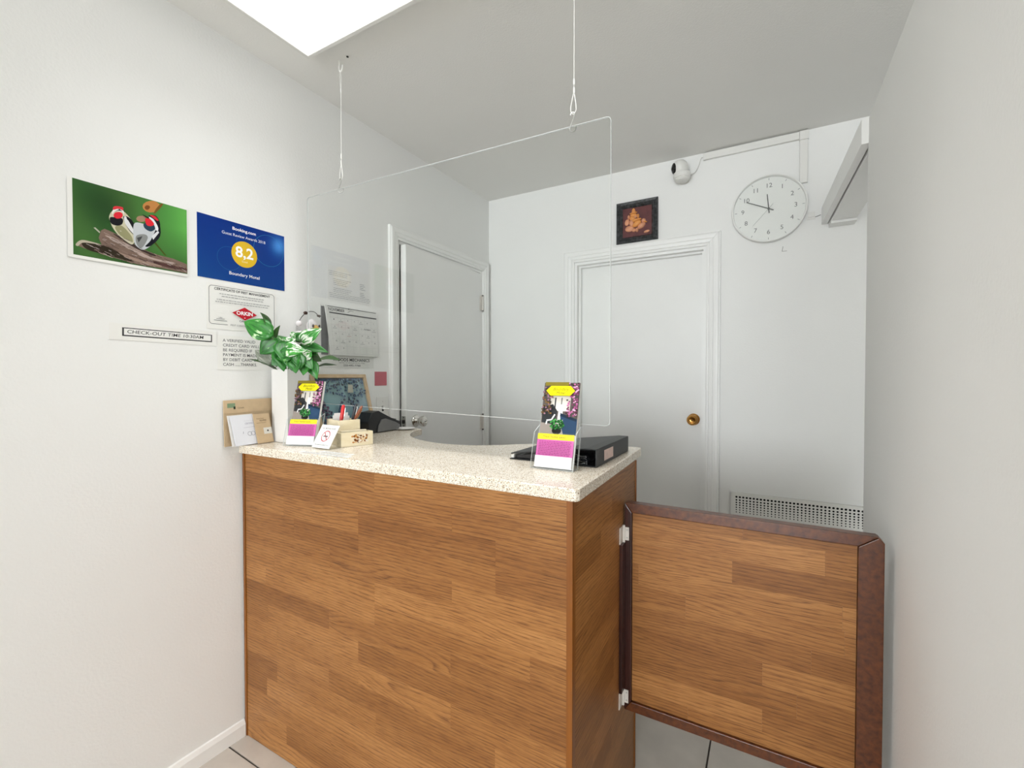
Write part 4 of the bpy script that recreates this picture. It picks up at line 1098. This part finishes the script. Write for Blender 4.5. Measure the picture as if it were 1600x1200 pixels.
LEAVES = [
((-1.577, 1.009, 1.49),(-1.653, 0.954, 1.54),0.0718,0),
((-1.604, 1.021, 1.52),(-1.601, 0.991, 1.571),0.0210,2),
((-1.576, 1.03, 1.471),(-1.626, 0.995, 1.421),0.0610,1),
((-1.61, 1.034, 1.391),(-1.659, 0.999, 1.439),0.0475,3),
((-1.612, 1.048, 1.368),(-1.644, 0.973, 1.409),0.0118,2),
((-1.538, 1.058, 1.438),(-1.637, 1.068, 1.502),0.0408,0),
((-1.536, 1.039, 1.437),(-1.421, 1.029, 1.431),0.0503,4),
((-1.53, 1.102, 1.469),(-1.441, 1.112, 1.513),0.0524,4),
((-1.541, 1.105, 1.453),(-1.432, 1.135, 1.434),0.0408,1),
((-1.515, 1.113, 1.423),(-1.475, 1.143, 1.397),0.0386,2),
((-1.492, 1.156, 1.407),(-1.423, 1.185, 1.407),0.0171,2),
((-1.511, 1.154, 1.376),(-1.444, 1.185, 1.388),0.0098,2),
((-1.479, 1.099, 1.427),(-1.518, 1.069, 1.386),0.0402,4),
((-1.492, 1.09, 1.405),(-1.466, 1.06, 1.346),0.0491,0),
((-1.501, 1.113, 1.392),(-1.436, 1.093, 1.334),0.0426,1),
((-1.535, 1.05, 1.431),(-1.488, 1.03, 1.364),0.0510,1),
((-1.57, 1.036, 1.431),(-1.514, 1.016, 1.362),0.0511,1),
((-1.56, 1.042, 1.464),(-1.509, 1.022, 1.39),0.0581,1),
((-1.582, 1.107, 1.481),(-1.555, 1.137, 1.502),0.0344,1),
((-1.584, 1.095, 1.504),(-1.572, 1.105, 1.485),0.0195,4),
((-1.502, 1.063, 1.416),(-1.464, 1.048, 1.369),0.0464,1),
((-1.607, 1.04, 1.477),(-1.59, 1.05, 1.53),0.0119,2),
((-1.521, 1.09, 1.401),(-1.476, 1.1, 1.434),0.0380,1),
((-1.505, 1.04, 1.422),(-1.546, 1.01, 1.404),0.0508,1),
((-1.494, 1.05, 1.432),(-1.517, 1.03, 1.381),0.0509,0),
((-1.521, 1.09, 1.415),(-1.443, 1.08, 1.369),0.0471,1),
((-1.532, 1.12, 1.443),(-1.48, 1.13, 1.423),0.0435,0),
((-1.568, 1.06, 1.453),(-1.515, 1.06, 1.475),0.0472,4),
((-1.561, 1.04, 1.405),(-1.577, 1.01, 1.381),0.0421,1),
((-1.502, 1.05, 1.404),(-1.467, 1.03, 1.353),0.0460,1),
]
def leaf(B, Tp, width, kind, idx):
    B = Vector(B); Tp = Vector(Tp); ax = (Tp-B); L = ax.length; ax.normalize()
    toc = (Vector((0,0,CAM_H+.25)) - (B+Tp)/2).normalized()
    rn = random.Random(idx*7+3)
    nrm = (toc - ax*toc.dot(ax)).normalized()
    if kind == 2 and width < .024: nrm = (nrm*.45 + Vector((0,0,1))*.8); nrm = (nrm - ax*nrm.dot(ax)).normalized(); width *= 1.9
    else: nrm = (nrm + Vector((rn.uniform(-.25,.25), rn.uniform(-.15,.15), rn.uniform(-.1,.3)))); nrm = (nrm - ax*nrm.dot(ax)).normalized()
    sd = nrm.cross(ax).normalized()
    nl, nw = 10, 6; bm = bmesh.new(); uv = bm.loops.layers.uv.new('UVMap'); G = []; info = {}
    for i in range(nl+1):
        s = i/nl; row = []
        prof = (math.sin(math.pi*min(1, s**.62))**.85) if 0 < s < 1 else 0.0
        wd = width*.5*max(prof, .02)
        for j in range(nw+1):
            q = j/nw*2-1
            back = -.10*L*(abs(q)**1.5) if s < .22 else 0
            bend = -.10*L*(s**2) + .05*L*math.sin(math.pi*s)
            fold = abs(q)*wd*.30 - (q*q)*wd*.18 + .012*L*math.sin(9*s+idx)*abs(q)
            v = bm.verts.new(B + ax*(s*L + back*(1-s/.22 if s < .22 else 0)) + sd*(q*wd) + nrm*(fold+bend)); row.append(v); info[v] = (q*.5+.5, s)
        G.append(row)
    for i in range(nl):
        for j in range(nw):
            fc = bm.faces.new((G[i][j], G[i][j+1], G[i+1][j+1], G[i+1][j]))
            for lp in fc.loops: lp[uv].uv = info[lp.vert]
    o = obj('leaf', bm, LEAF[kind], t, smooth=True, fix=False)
    md = o.modifiers.new('thickness', 'SOLIDIFY'); md.thickness = .0006
    rim = Vector((max(vx0+.012, min(vx1-.012, B.x)), max(vy0+.012, min(vy1-.012, B.y)), vz1-.020))
    mid = (rim+B)/2 + Vector((0,0,.025)); mid.x = max(mid.x, -1.68)
    if (mid.x > vx1-.006 or mid.y < vy0+.006) and mid.z < vz1+.006: mid.z = vz1+.012
    sb = bmesh.new(); bm_tube(sb, catmull([rim, Vector((rim.x,rim.y,vz1+.006)), mid, B + ax*.004], 5), .0016, 6); obj('stem', sb, M_STEM, t, smooth=True)
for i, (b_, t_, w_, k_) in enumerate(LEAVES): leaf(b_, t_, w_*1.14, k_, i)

# --- hanging ornament on the wall behind the plant
t = thing('wall_ornament', 'white fluffy wall ornament with yellow face and dark beads behind the plant', 'ornament', (-1.692, 1.26, 1.50))
bm = bmesh.new(); bm_tube(bm, catmull([(-1.690,1.195,1.545),(-1.688,1.212,1.580),(-1.687,1.240,1.607),(-1.687,1.275,1.612),(-1.688,1.302,1.592)], 6), .0016, 6); obj('wire_loop', bm, M_DARKMETAL, t)
bm = bmesh.new(); bm_tube(bm, [(-1.690,1.204,1.53),(-1.690,1.206,1.50),(-1.690,1.203,1.475)], .0014, 6); obj('wire_drop', bm, M_DARKMETAL, t)
def blob(name, c, r, mat, par, sq=(1,1,1), seed=0, rough=.0):
    rn = random.Random(seed); bm = bmesh.new(); bmesh.ops.create_icosphere(bm, subdivisions=3, radius=1)
    for v in bm.verts: k = 1+rough*rn.uniform(-1,1); v.co = Vector((c[0]+v.co.x*r*sq[0]*k, c[1]+v.co.y*r*sq[1]*k, c[2]+v.co.z*r*sq[2]*k))
    return obj(name, bm, mat, par, smooth=True)
M_FLUFF = paint('white_fluff', (240,234,234), .95, .03, 60.0); M_YEL = paint('yellow_felt', (232,184,92), .8, .08, 60.0); M_BROWN = paint('brown_bead', (66,44,34), .4, .1)
blob('bead', (-1.686,1.232,1.603), .008, M_BROWN, t, (.8,1.2,.9)); blob('bead', (-1.686,1.296,1.598), .007, M_BROWN, t, (.8,1.4,.7))
bd = blob('fluff_body', (-1.678,1.258,1.545), .030, M_FLUFF, t, (.6,.9,1.15), 1, .05)
blob('face', (-1.661,1.262,1.538), .014, M_YEL, bd, (.5,1.1,1.2)); blob('ear', (-1.658,1.247,1.549), .0055, M_BROWN, bd, (.8,.8,1.3)); blob('ear', (-1.658,1.277,1.551), .005, M_BROWN, bd, (.8,.8,1.2))
bd = blob('fluff_body', (-1.680,1.205,1.508), .024, M_FLUFF, t, (.6,1.2,.8), 2, .06); blob('eye', (-1.666,1.190,1.512), .006, M_BROWN, bd); blob('eye', (-1.666,1.216,1.505), .007, M_BROWN, bd); blob('face', (-1.668,1.204,1.503), .010, paint('pink_felt', (226,186,160), .8), bd, (.5,1.2,.9))
blob('fluff_ball', (-1.684,1.200,1.556), .012, M_FLUFF, t, (1,1,1), 3, .05)

# --- brochure holders
def brochure_print(f, w, h, seed):
    rn = random.Random(seed); p = Print(f, .00015, .00003)
    yb = h*.385                                       # photo part above, text panel below
    p.rect(0, w, yb, h, (92,84,80))
    p.rect(0, w, yb, yb+h*.17, (176,172,166)); p.poly([(0,yb),(w*.4,yb),(w*.25,yb+h*.22),(0,yb+h*.22)], (150,140,132))
    p.rect(w*.22, w*.78, h*.66, h*.84, (222,216,206)); p.rect(w*.34,w*.38,h*.66,h*.82,(70,70,72)); p.rect(w*.52,w*.55,h*.64,h*.82,(120,118,116))
    p.poly([(w*.46,h*.55),(w*.60,h*.55),(w*.58,h*.74),(w*.48,h*.74)], (236,234,230))
    p.poly([(w*.02,h*.52),(w*.40,h*.50),(w*.44,h*.66),(w*.30,h*.74),(w*.02,h*.70)], (48,50,52))
    p.poly([(w*.52,h*.62),(w,h*.57),(w,yb),(w*.66,yb),(w*.58,h*.48)], (38,66,96)); p.poly([(w*.52,h*.64),(w*.98,h*.575),(w*.98,h*.545),(w*.55,h*.60)], (24,44,64))
    for a, b in (((.16,.545),(.30,.555)),((.30,.555),(.38,.62)),((.17,.535),(.16,.50))): p.line((a[0]*w,a[1]*h),(b[0]*w,b[1]*h), .0042, (224,224,222))
    p.poly([(w*.40,h*.47),(w*.52,h*.44),(w*.62,h*.56),(w*.52,h*.55)], (226,222,214))
    p.disc(w*.47, yb+h*.045, w*.13, h*.045, (26,26,26), 16)
    for k in range(90):
        a = rn.random()*6.28; r = rn.random()**.5
        p.disc(w*.47+w*.19*r*math.cos(a), yb+h*.115+h*.060*r*math.sin(a), .0030, .0026, rn.choice([(30,92,40),(52,130,58),(22,70,30),(78,158,80)]), 6)
    for k in range(170):                              # blossom bushes
        if k < 110: u, v, cl = rn.uniform(.70,1.0), rn.uniform(.60,1.0), [(196,110,160),(232,176,208),(120,66,92),(160,84,128),(60,48,44)]
        else: u, v, cl = rn.uniform(0,.30), rn.uniform(.62,.94), [(90,70,50),(130,96,44),(60,52,36),(150,110,130)]
        p.disc(min(max(u*w,.0032),w-.0032), min(v*h,h-.003), .0030, .0026, rn.choice(cl), 6)
    p.rect(w*.06, w*.72, h*.955, h*.999, (132,118,40))
    cx, cy = w*.50, h*.895; hw, hh = w*.40, h*.058
    p.poly([(cx-hw,cy),(cx-hw*.68,cy-hh),(cx+hw*.68,cy-hh),(cx+hw,cy),(cx+hw*.68,cy+hh),(cx-hw*.68,cy+hh)], (246,232,20))
    p.text('Boundary', cx, cy+h*.018, h*.050, (50,46,20), width=w*.44, shear=.35); p.text('Motel', cx, cy-h*.026, h*.046, (50,46,20), width=w*.26, shear=.35)
    p.rect(0, w, h*.318, yb, (248,226,16)); p.text('Your home away', w*.46, h*.352, h*.034, (120,106,20), width=w*.62)
    p.rect(0, w, h*.130, h*.318, (214,96,174))
    for k in range(9):
        yy = h*.296-h*.0185*k; u = w*.06
        while u < w*.92: l = .003+.006*rn.random(); l = min(l, w*.94-u); p.rect(u, u+l, yy-.0010, yy+.0010, (160,44,120)); u += l+.0016
    p.rect(0, w, 0, h*.130, (240,240,240)); p.rect(w*.06,w*.55,h*.085,h*.089,(170,170,170)); p.rect(w*.06,w*.40,h*.065,h*.069,(190,190,190)); p.rect(w*.74,w*.90,h*.03,h*.10,(210,214,214))
    return p
def brochure_holder(x, y, rz, label, blabel, seed):
    """x,y = front left foot; u runs along the front"""
    t = thing('brochure_holder', label, 'brochure holder', (x, y, CZ), rz, 'acrylic brochure holders')
    U = Vector((math.cos(rz), math.sin(rz), 0)); Bk = Vector((-math.sin(rz), math.cos(rz), 0)); O = Vector((x, y, CZ))
    W = .126; lean = .27                               # sheet leans back
    V = (Vector((0,0,1)) + Bk*lean).normalized()
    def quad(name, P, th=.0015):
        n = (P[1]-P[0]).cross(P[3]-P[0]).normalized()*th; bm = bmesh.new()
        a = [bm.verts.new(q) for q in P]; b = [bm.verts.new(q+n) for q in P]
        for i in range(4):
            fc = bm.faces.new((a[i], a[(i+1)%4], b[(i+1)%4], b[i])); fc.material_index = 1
        bm.faces.new(list(reversed(a))); bm.faces.new(b); return obj(name, bm, [M_CLEAR, M_LITRIM], t)
    z = Vector((0,0,.0006)); hF, hB, D = .100, .118, .040
    quad('front_pane', [O+z+Bk*.006, O+U*W+z+Bk*.006, O+U*W+z+Bk*.006+V*hF, O+z+Bk*.006+V*hF])
    quad('back_pane', [O+z+Bk*(D+.004), O+U*W+z+Bk*(D+.004), O+U*W+z+Bk*(D+.004)+V*hB, O+z+Bk*(D+.004)+V*hB])
    for u in (0.0, W): 
        s = O+U*(u if u == 0 else W-.0015); quad('side_pane', [s+z+Bk*(D+.003), s+z+Bk*.0078, s+z+Bk*.0078+V*hF, s+z+Bk*(D+.003)+V*hB])
    quad('floor_pane', [O+z+U*.002+Bk*.010, O+z+U*(W-.002)+Bk*.010, O+z+U*(W-.002)+Bk*(D+.002), O+z+U*.002+Bk*(D+.002)], .0015)
    w, h = .108, .240
    stack = thing('brochure', blabel, 'brochure', tuple(O+U*(W/2)+Bk*.02), rz, 'motel brochures in the holders')
    f = Frame(O+U*(.011)+Vector((0,0,.0030))+Bk*.0190, U, V)
    f.slab('paper_stack', 0, w, 0, h, -.011, -.0002, M_PAPER, stack)
    brochure_print(f, w, h, seed).build('front_print', stack, M_GLOSSPRINT)
brochure_holder(-1.535, 1.020, math.radians(20), 'clear acrylic brochure holder in front of the white vase', 'pink and yellow motel brochures in front of the vase', 3)
brochure_holder(-.573, 1.108, math.radians(1), 'clear acrylic brochure holder in front of the black binder', 'pink and yellow motel brochures in front of the binder', 5)

# --- no smoking sign
t = thing('no_smoking_sign', 'small slanted white no smoking sign beside the brochure holder', 'sign', (-1.355, 1.045, CZ))
U = Vector((1,-.02,0)).normalized(); V = Vector((0,.53,.85)); f = Frame((-1.402,1.046,CZ+.0032), U, V)
f.slab('card', 0, .092, 0, .088, 0, .0022, M_PAPER, t)
bm = bmesh.new(); bm_box(bm, -1.400, -1.312, 1.060, 1.098, CZ+.0003, CZ+.0022); obj('acrylic_foot', bm, M_CLEAR, t)
bm = bmesh.new(); bk = Frame((-1.400,1.0995,CZ+.0004), U, Vector((0,-.12,1))); bk.bm_slab(bm, 0, .088, 0, .066, 0, .0014); obj('back_prop', bm, M_CLEAR, t)
p = Print(f, .0024); p.text('NO SMOKING PLEASE', .046, .074, .0095, (70,66,66), width=.068, bold=.01); p.ring(.046,.045,.021,.0034,(176,44,56)); p.line((.034,.058),(.058,.032),.0034,(176,44,56)); p.rect(.034,.058,.042,.0465,(90,70,70)); p.text('Fee charged for smoking in room', .046, .012, .0075, (84,84,90), width=.074); p.build('print', t)

# --- desk organiser: pen box, card box
n_ = Vector((.966,-.26,0)).normalized(); w_ = Vector((.26,.966,0)).normalized()
def open_box(name, parent, O, w, d, h, th, mat):
    """O front-left-bottom; w along w_, depth along -n_"""
    def P(a, b, z): return O + w_*a - n_*b + Vector((0,0,z))
    bm = bmesh.new(); o4 = [(0,0),(w,0),(w,d),(0,d)]; i4 = [(th,th),(w-th,th),(w-th,d-th),(th,d-th)]
    a = [bm.verts.new(P(x,y,.0004)) for x,y in o4]; b = [bm.verts.new(P(x,y,h)) for x,y in o4]; c = [bm.verts.new(P(x,y,h)) for x,y in i4]; e = [bm.verts.new(P(x,y,th)) for x,y in i4]
    for i in range(4):
        j = (i+1)%4; bm.faces.new((a[i],a[j],b[j],b[i])); bm.faces.new((b[i],b[j],c[j],c[i])); bm.faces.new((c[i],c[j],e[j],e[i]))
    bm.faces.new(list(reversed(a))); bm.faces.new(e); return obj(name, bm, mat, parent, bevel=.0008)
t = thing('desk_organiser', 'cream wooden desk organiser with pen box and card box', 'organiser', (-1.37, 1.17, CZ))
OC = Vector((-1.318, 1.102, CZ)); OP = OC - n_*.045 + w_*.010
open_box('card_box', t, OC, .122, .040, .050, .004, M_CREAMWOOD)
open_box('pen_box', t, OP, .084, .098, .092, .004, M_CREAMWOOD)
f = Frame(OC + n_*.0004, w_, (0,0,1)); p = Print(f, .0002)
rn = random.Random(8); p.rect(.034,.104,.010,.044,(240,226,196))
for k in range(46): p.disc(rn.uniform(.040,.100), rn.uniform(.014,.040), .0045, .0034, rn.choice([(150,88,34),(196,138,70),(228,196,150),(112,62,26),(240,232,214)]), 8)
for a, b in (((.060,.042),(.074,.034)),((.092,.043),(.098,.028))): p.line(a, b, .0015, (92,56,28))
p.build('picture', t)
f = Frame(OC - n_*.030 + w_*.012 + Vector((0,0,.005)), w_, (0,0,1)); bm = bmesh.new(); f.bm_slab(bm, 0, .096, 0, .050, -.006, .006)
tag(obj('card_stack', bm, M_CREAMWOOD if False else paint('cream_card', (236,226,200), .6, .04, 80.0), None), 'stack of cream cards standing in the card box', 'cards')
def pen(label, base, tip, r, mats, name='pen', clip=True):
    B = Vector(base); Tq = Vector(tip); d = (Tq-B); L = d.length; d.normalize()
    t = thing(name, label, 'pen', tuple(B), 0)
    bm = bmesh.new(); bm_lathe(bm, [(.0006,0),(r*.5,.010),(r,.022),(r,L*.62),(r*.96,L*.621)], B, d, 14); obj('barrel', bm, mats[0], t, smooth=True)
    bm = bmesh.new(); bm_lathe(bm, [(r*1.05,L*.622),(r*1.12,L*.64),(r*1.12,L*.95),(r*.8,L*.985),(r*.5,L)], B, d, 14); cp = obj('cap', bm, mats[1], t, smooth=True)
    if clip:
        sd = d.cross(Vector((.3,-.9,0))).normalized(); q = B+d*(L*.70)+sd*(r*1.5); bm = bmesh.new(); bm_tube(bm, [q, q+d*(L*.22), q+d*(L*.24)-sd*r*.6], .0011, 6); obj('clip', bm, mats[2], cp)
zb = CZ+.006
base0 = OP - n_*.05
pen('red ballpoint pen standing in the pen box', base0 + w_*.020 + Vector((0,0,.006)), (-1.391,1.175,1.232), .0062, (paint('red_plastic', (190,34,38), .3, .05), paint('red_cap', (206,44,46), .3), M_STEEL))
pen('black pen with silver band standing in the pen box', base0 + w_*.050 + n_*.012 + Vector((0,0,.006)), (-1.338,1.188,1.236), .0050, (M_BLACK, paint('dark_cap', (44,46,52), .3), M_STEEL))
pen('brown pen leaning in the pen box', base0 + w_*.050 - n_*.030 + Vector((0,0,.006)), (-1.312,1.192,1.229), .0048, (paint('brown_barrel', (110,60,44), .35), paint('brown_cap', (140,82,60), .35), M_BRASS))
t = thing('note_paper', 'folded white slips of paper in the pen box', 'paper', tuple(OP - n_*.07 + Vector((0,0,.006))))
bm = bmesh.new(); q = Frame(OP - n_*.080 + w_*.014 + Vector((0,0,.006)), w_, (0,0,1))
for k, hh in enumerate((.100,.108,.096)): q.bm_slab(bm, .001+.003*k, .055+.004*k, 0, hh, .004*k, .004*k+.0005)
obj('slip', bm, M_PAPER, t)

# --- framed picture leaning on the wall
t = thing('framed_print', 'light wooden framed print in blue tones leaning behind the brochures', 'picture', (-1.64, 1.39, CZ))
f = Frame((-1.615, 1.245, CZ+.0008), (0,1,0), (-.272,0,1)); W, Hh = .300, .268; fw = .016
f.slab('backing', .003, W-.003, .003, Hh-.003, -.006, -.0005, M_CORE, t)
for s, (a, b, c, d) in enumerate(((0,W,0,fw),(0,W,Hh-fw,Hh),(0,fw,fw+.0003,Hh-fw-.0003),(W-fw,W,fw+.0003,Hh-fw-.0003))): f.slab('frame_side', a, b, c, d, -.0004, .010, M_FRAMEWOOD, t, .001)
p = Print(f, .0008)
def sea(u, v):
    k = max(0, min(1, (.30-v)*8)); e = [126+14*u, 160+12*v, 170+6*u]; s = [70, 118, 138]
    return [e[i]*(1-k)+s[i]*k for i in range(3)]
p.grid(fw, W-fw, fw, Hh-fw, 16, 14, sea)
p.rect(fw, W-fw, Hh-fw-.012, Hh-fw, (70,86,104))
rn = random.Random(21)
for k in range(260):
    u = rn.random(); v = 1-.36*rn.random()**1.4*(1.1-.4*math.sin(u*7))
    cc_ = rn.choice([(38,58,84),(54,84,116),(84,116,146),(30,44,64),(112,142,160)])
    p.disc(fw+.006+u*(W-2*fw-.012), fw+v*(Hh-2*fw)-.006, .0055, .0042, cc_, 6, rn.random()*3)
for k in range(110):
    v = rn.random(); u = .24*rn.random()*(.5+.5*math.sin(v*5+1)); p.disc(fw+.006+u*(W-2*fw), fw+.006+v*(Hh-2*fw-.012), .006, .005, rn.choice([(58,56,76),(84,76,96),(40,46,64),(120,100,120)]), 6)
p.poly([(.17,.03),(.19,.03),(.195,.10),(.185,.13),(.18,.10)], (70,84,100)); p.line((.186,.10),(.176,.145),.003,(60,74,92))
p.poly([(.095,.05),(.125,.05),(.135,.11),(.118,.135),(.10,.10)], (56,72,92)); p.disc(.128,.137,.008,.006,(50,64,84),10)
p.poly([(.17,.18),(.20,.18),(.205,.215),(.18,.22)], (176,176,160))
for k in range(3): p.rect(.205, .255-.006*k, .160-.008*k, .1607-.008*k, (92,126,138))
p.build('picture', t, M_GLOSSPRINT)

# --- card terminal
t = thing('payment_terminal', 'black and grey card payment terminal on the counter by the wall', 'terminal', (-1.585, 1.52, CZ))
M_TERM = paint('terminal_black', (28,29,31), .35, .08, 40.0); M_TGREY = paint('terminal_grey', (112,112,112), .4, .04, 40.0)
def prism_x(name, pts, x0, x1, mat, par, bev=.003):
    bm = bmesh.new(); a = [bm.verts.new((x0,y,z)) for y,z in pts]; b = [bm.verts.new((x1,y,z)) for y,z in pts]; k = len(pts)
    for i in range(k): bm.faces.new((a[i], a[(i+1)%k], b[(i+1)%k], b[i]))
    bm.faces.new(list(reversed(a))); bm.faces.new(b); return obj(name, bm, mat, par, bevel=bev)
c0 = CZ
prism_x('body', [(1.425,c0+.0006),(1.600,c0+.0006),(1.622,c0+.022),(1.620,c0+.040),(1.560,c0+.056),(1.480,c0+.098),(1.440,c0+.092),(1.418,c0+.050)], -1.594, -1.524, M_TERM, t)
prism_x('side_panel', [(1.470,c0+.004),(1.595,c0+.004),(1.612,c0+.024),(1.575,c0+.042),(1.520,c0+.060),(1.492,c0+.058),(1.475,c0+.030)], -1.5235, -1.517, M_TGREY, t, .0015)
prism_x('screen', [(1.490,c0+.0945),(1.545,c0+.0660),(1.546,c0+.0675),(1.491,c0+.0960)], -1.584, -1.534, M_BLACKGLOSS, t, 0)
for r in range(3):
    for c in range(3):
        y = 1.565+.015*r; z = c0+.0565-.0035*r; prism_x('key', [(y,z),(y+.010,z-.0025),(y+.010,z+.0015),(y,z+.004)], -1.583+.017*c, -1.572+.017*c, M_TGREY, t, 0)
t = thing('small_dish', 'thin white dish lying on the counter beside the terminal', 'dish', (-1.555, 1.625, CZ))
bm = bmesh.new(); bm_lathe(bm, [(0,.0006),(.030,.0006),(.033,.0020),(.050,.0055),(.0505,.0068),(.047,.0060),(.033,.0036),(0,.0030)], (-1.540,1.632,CZ), (0,0,1), 36)
bmesh.ops.transform(bm, matrix=Matrix.Translation((.028,-.0,0)), verts=bm.verts); obj('dish', bm, M_CERAMIC, t, smooth=True)

# --- label strips taped on the counter edge
for k, (lab, O, U_, w, h, tx) in enumerate((
    ('white label strip taped on the countertop, nearer the counter edge', (-1.370,.968,0), (1,.02,0), .232, .022, ('ALL ROOMS ARE NON SMOKING', 'PLEASE ASK AT THE DESK FOR KEYS')),
    ('white label strip taped on the countertop behind the other strip', (-1.310,1.000,0), (1,.01,0), .150, .026, ('PLEASE RETURN ROOM KEY', 'BEFORE CHECK-OUT THANK YOU')))):
    t = thing('label_strip', lab, 'label', (O[0]+w/2, O[1]+h/2, CZ), 0, 'label strips on the countertop')
    f = Frame((O[0], O[1], CZ+.0002), U_, (-U_[1], U_[0], 0)); f.slab('tape', 0, w, 0, h, 0, .0003, M_PAPER, t); p = Print(f, .0004)
    for i, s in enumerate(tx): p.text(s, w/2, h*(.70-.45*i), h*.34, (62,62,66), width=w*.86, bold=.01)
    p.build('print', t)

# --- ring binder
t = thing('ring_binder', 'black vinyl ring binder lying on the counter with labelled spine', 'binder', (-.55, 1.38, CZ))
bx0, bx1, by0, by1, bh = -.690, -.415, 1.205, 1.530, .050
def wedge(name, pts, mat, y0=by0, y1=by1, bev=.0008, par=None):
    bm = bmesh.new(); sh = -.025*0
    a = [bm.verts.new((x, y0, CZ+z)) for x, z in pts]; b = [bm.verts.new((x, y1, CZ+z)) for x, z in pts]; k = len(pts)
    for i in range(k): bm.faces.new((a[i], a[(i+1)%k], b[(i+1)%k], b[i]))
    bm.faces.new(list(reversed(a))); bm.faces.new(b); return obj(name, bm, mat, par or t, bevel=bev)
wedge('bottom_cover', [(bx0,.0004),(bx1+.001,.0004),(bx1+.001,.0034),(bx0,.0034)], M_BLACK)
wedge('top_cover', [(bx0+.004,.0165),(bx0+.10,.0300),(bx1-.03,.0478),(bx1+.001,.0482),(bx1+.001,.0512),(bx1-.03,.0510),(bx0+.10,.0332),(bx0+.004,.0195)], M_BLACK)
sp_ = wedge('spine', [(bx1-.002,.0036),(bx1+.0012,.0036),(bx1+.0012,.0480),(bx1-.002,.0480)], M_BLACK)
f = Frame((bx1+.0020, by0+.065, CZ+.010), (0,1,0), (0,0,1)); f.slab('spine_label', 0, .085, 0, .030, 0, .0006, paint('pale_pink_label', (214,186,176), .5, .08, 60.0), sp_)
wedge('page_block', [(bx0+.014,.0040),(bx1-.030,.0040),(bx1-.034,.0300),(bx0+.10,.0230),(bx0+.014,.0120)], paint('dark_sheet_protectors', (40,41,44), .15, .5, 120.0), by0+.012, by1-.012)
wedge('paper_edge', [(bx0+.002,.0042),(bx0+.012,.0042),(bx0+.012,.0150),(bx0+.002,.0120)], M_PAPER, by0+.006, by1-.010)
for yy in (by0+.09, (by0+by1)/2, by1-.09):
    bm = bmesh.new(); bm_tube(bm, [(bx1-.018+.012*math.cos(a)*1.0, yy, CZ+.024+.018*math.sin(a)) for a in [math.radians(q) for q in range(0, 361, 24)]], .0014, 6, False); obj('ring', bm, M_STEEL, t, smooth=True)
rn = random.Random(5)
for k in range(7):                                     # crumpled plastic sleeves at the open end
    z = .006+.0038*k; bm = bmesh.new(); n = 8; r0 = []; r1 = []
    for i in range(n+1):
        x = bx1-.090+.060*i/n; zz = CZ+z+.004*math.sin(i*1.1+k*1.7)*.6
        r0.append(bm.verts.new((x, by0+.0035+.003*rn.random(), zz))); r1.append(bm.verts.new((x, by0+.0118, zz)))
    for i in range(n): bm.faces.new((r0[i], r0[i+1], r1[i+1], r1[i]))
    o = obj('sleeve_edge', bm, M_BLACKGLOSS if k % 2 else M_STEEL, t, fix=False); md = o.modifiers.new('th', 'SOLIDIFY'); md.thickness = .0004

bpy.context.view_layer.update()
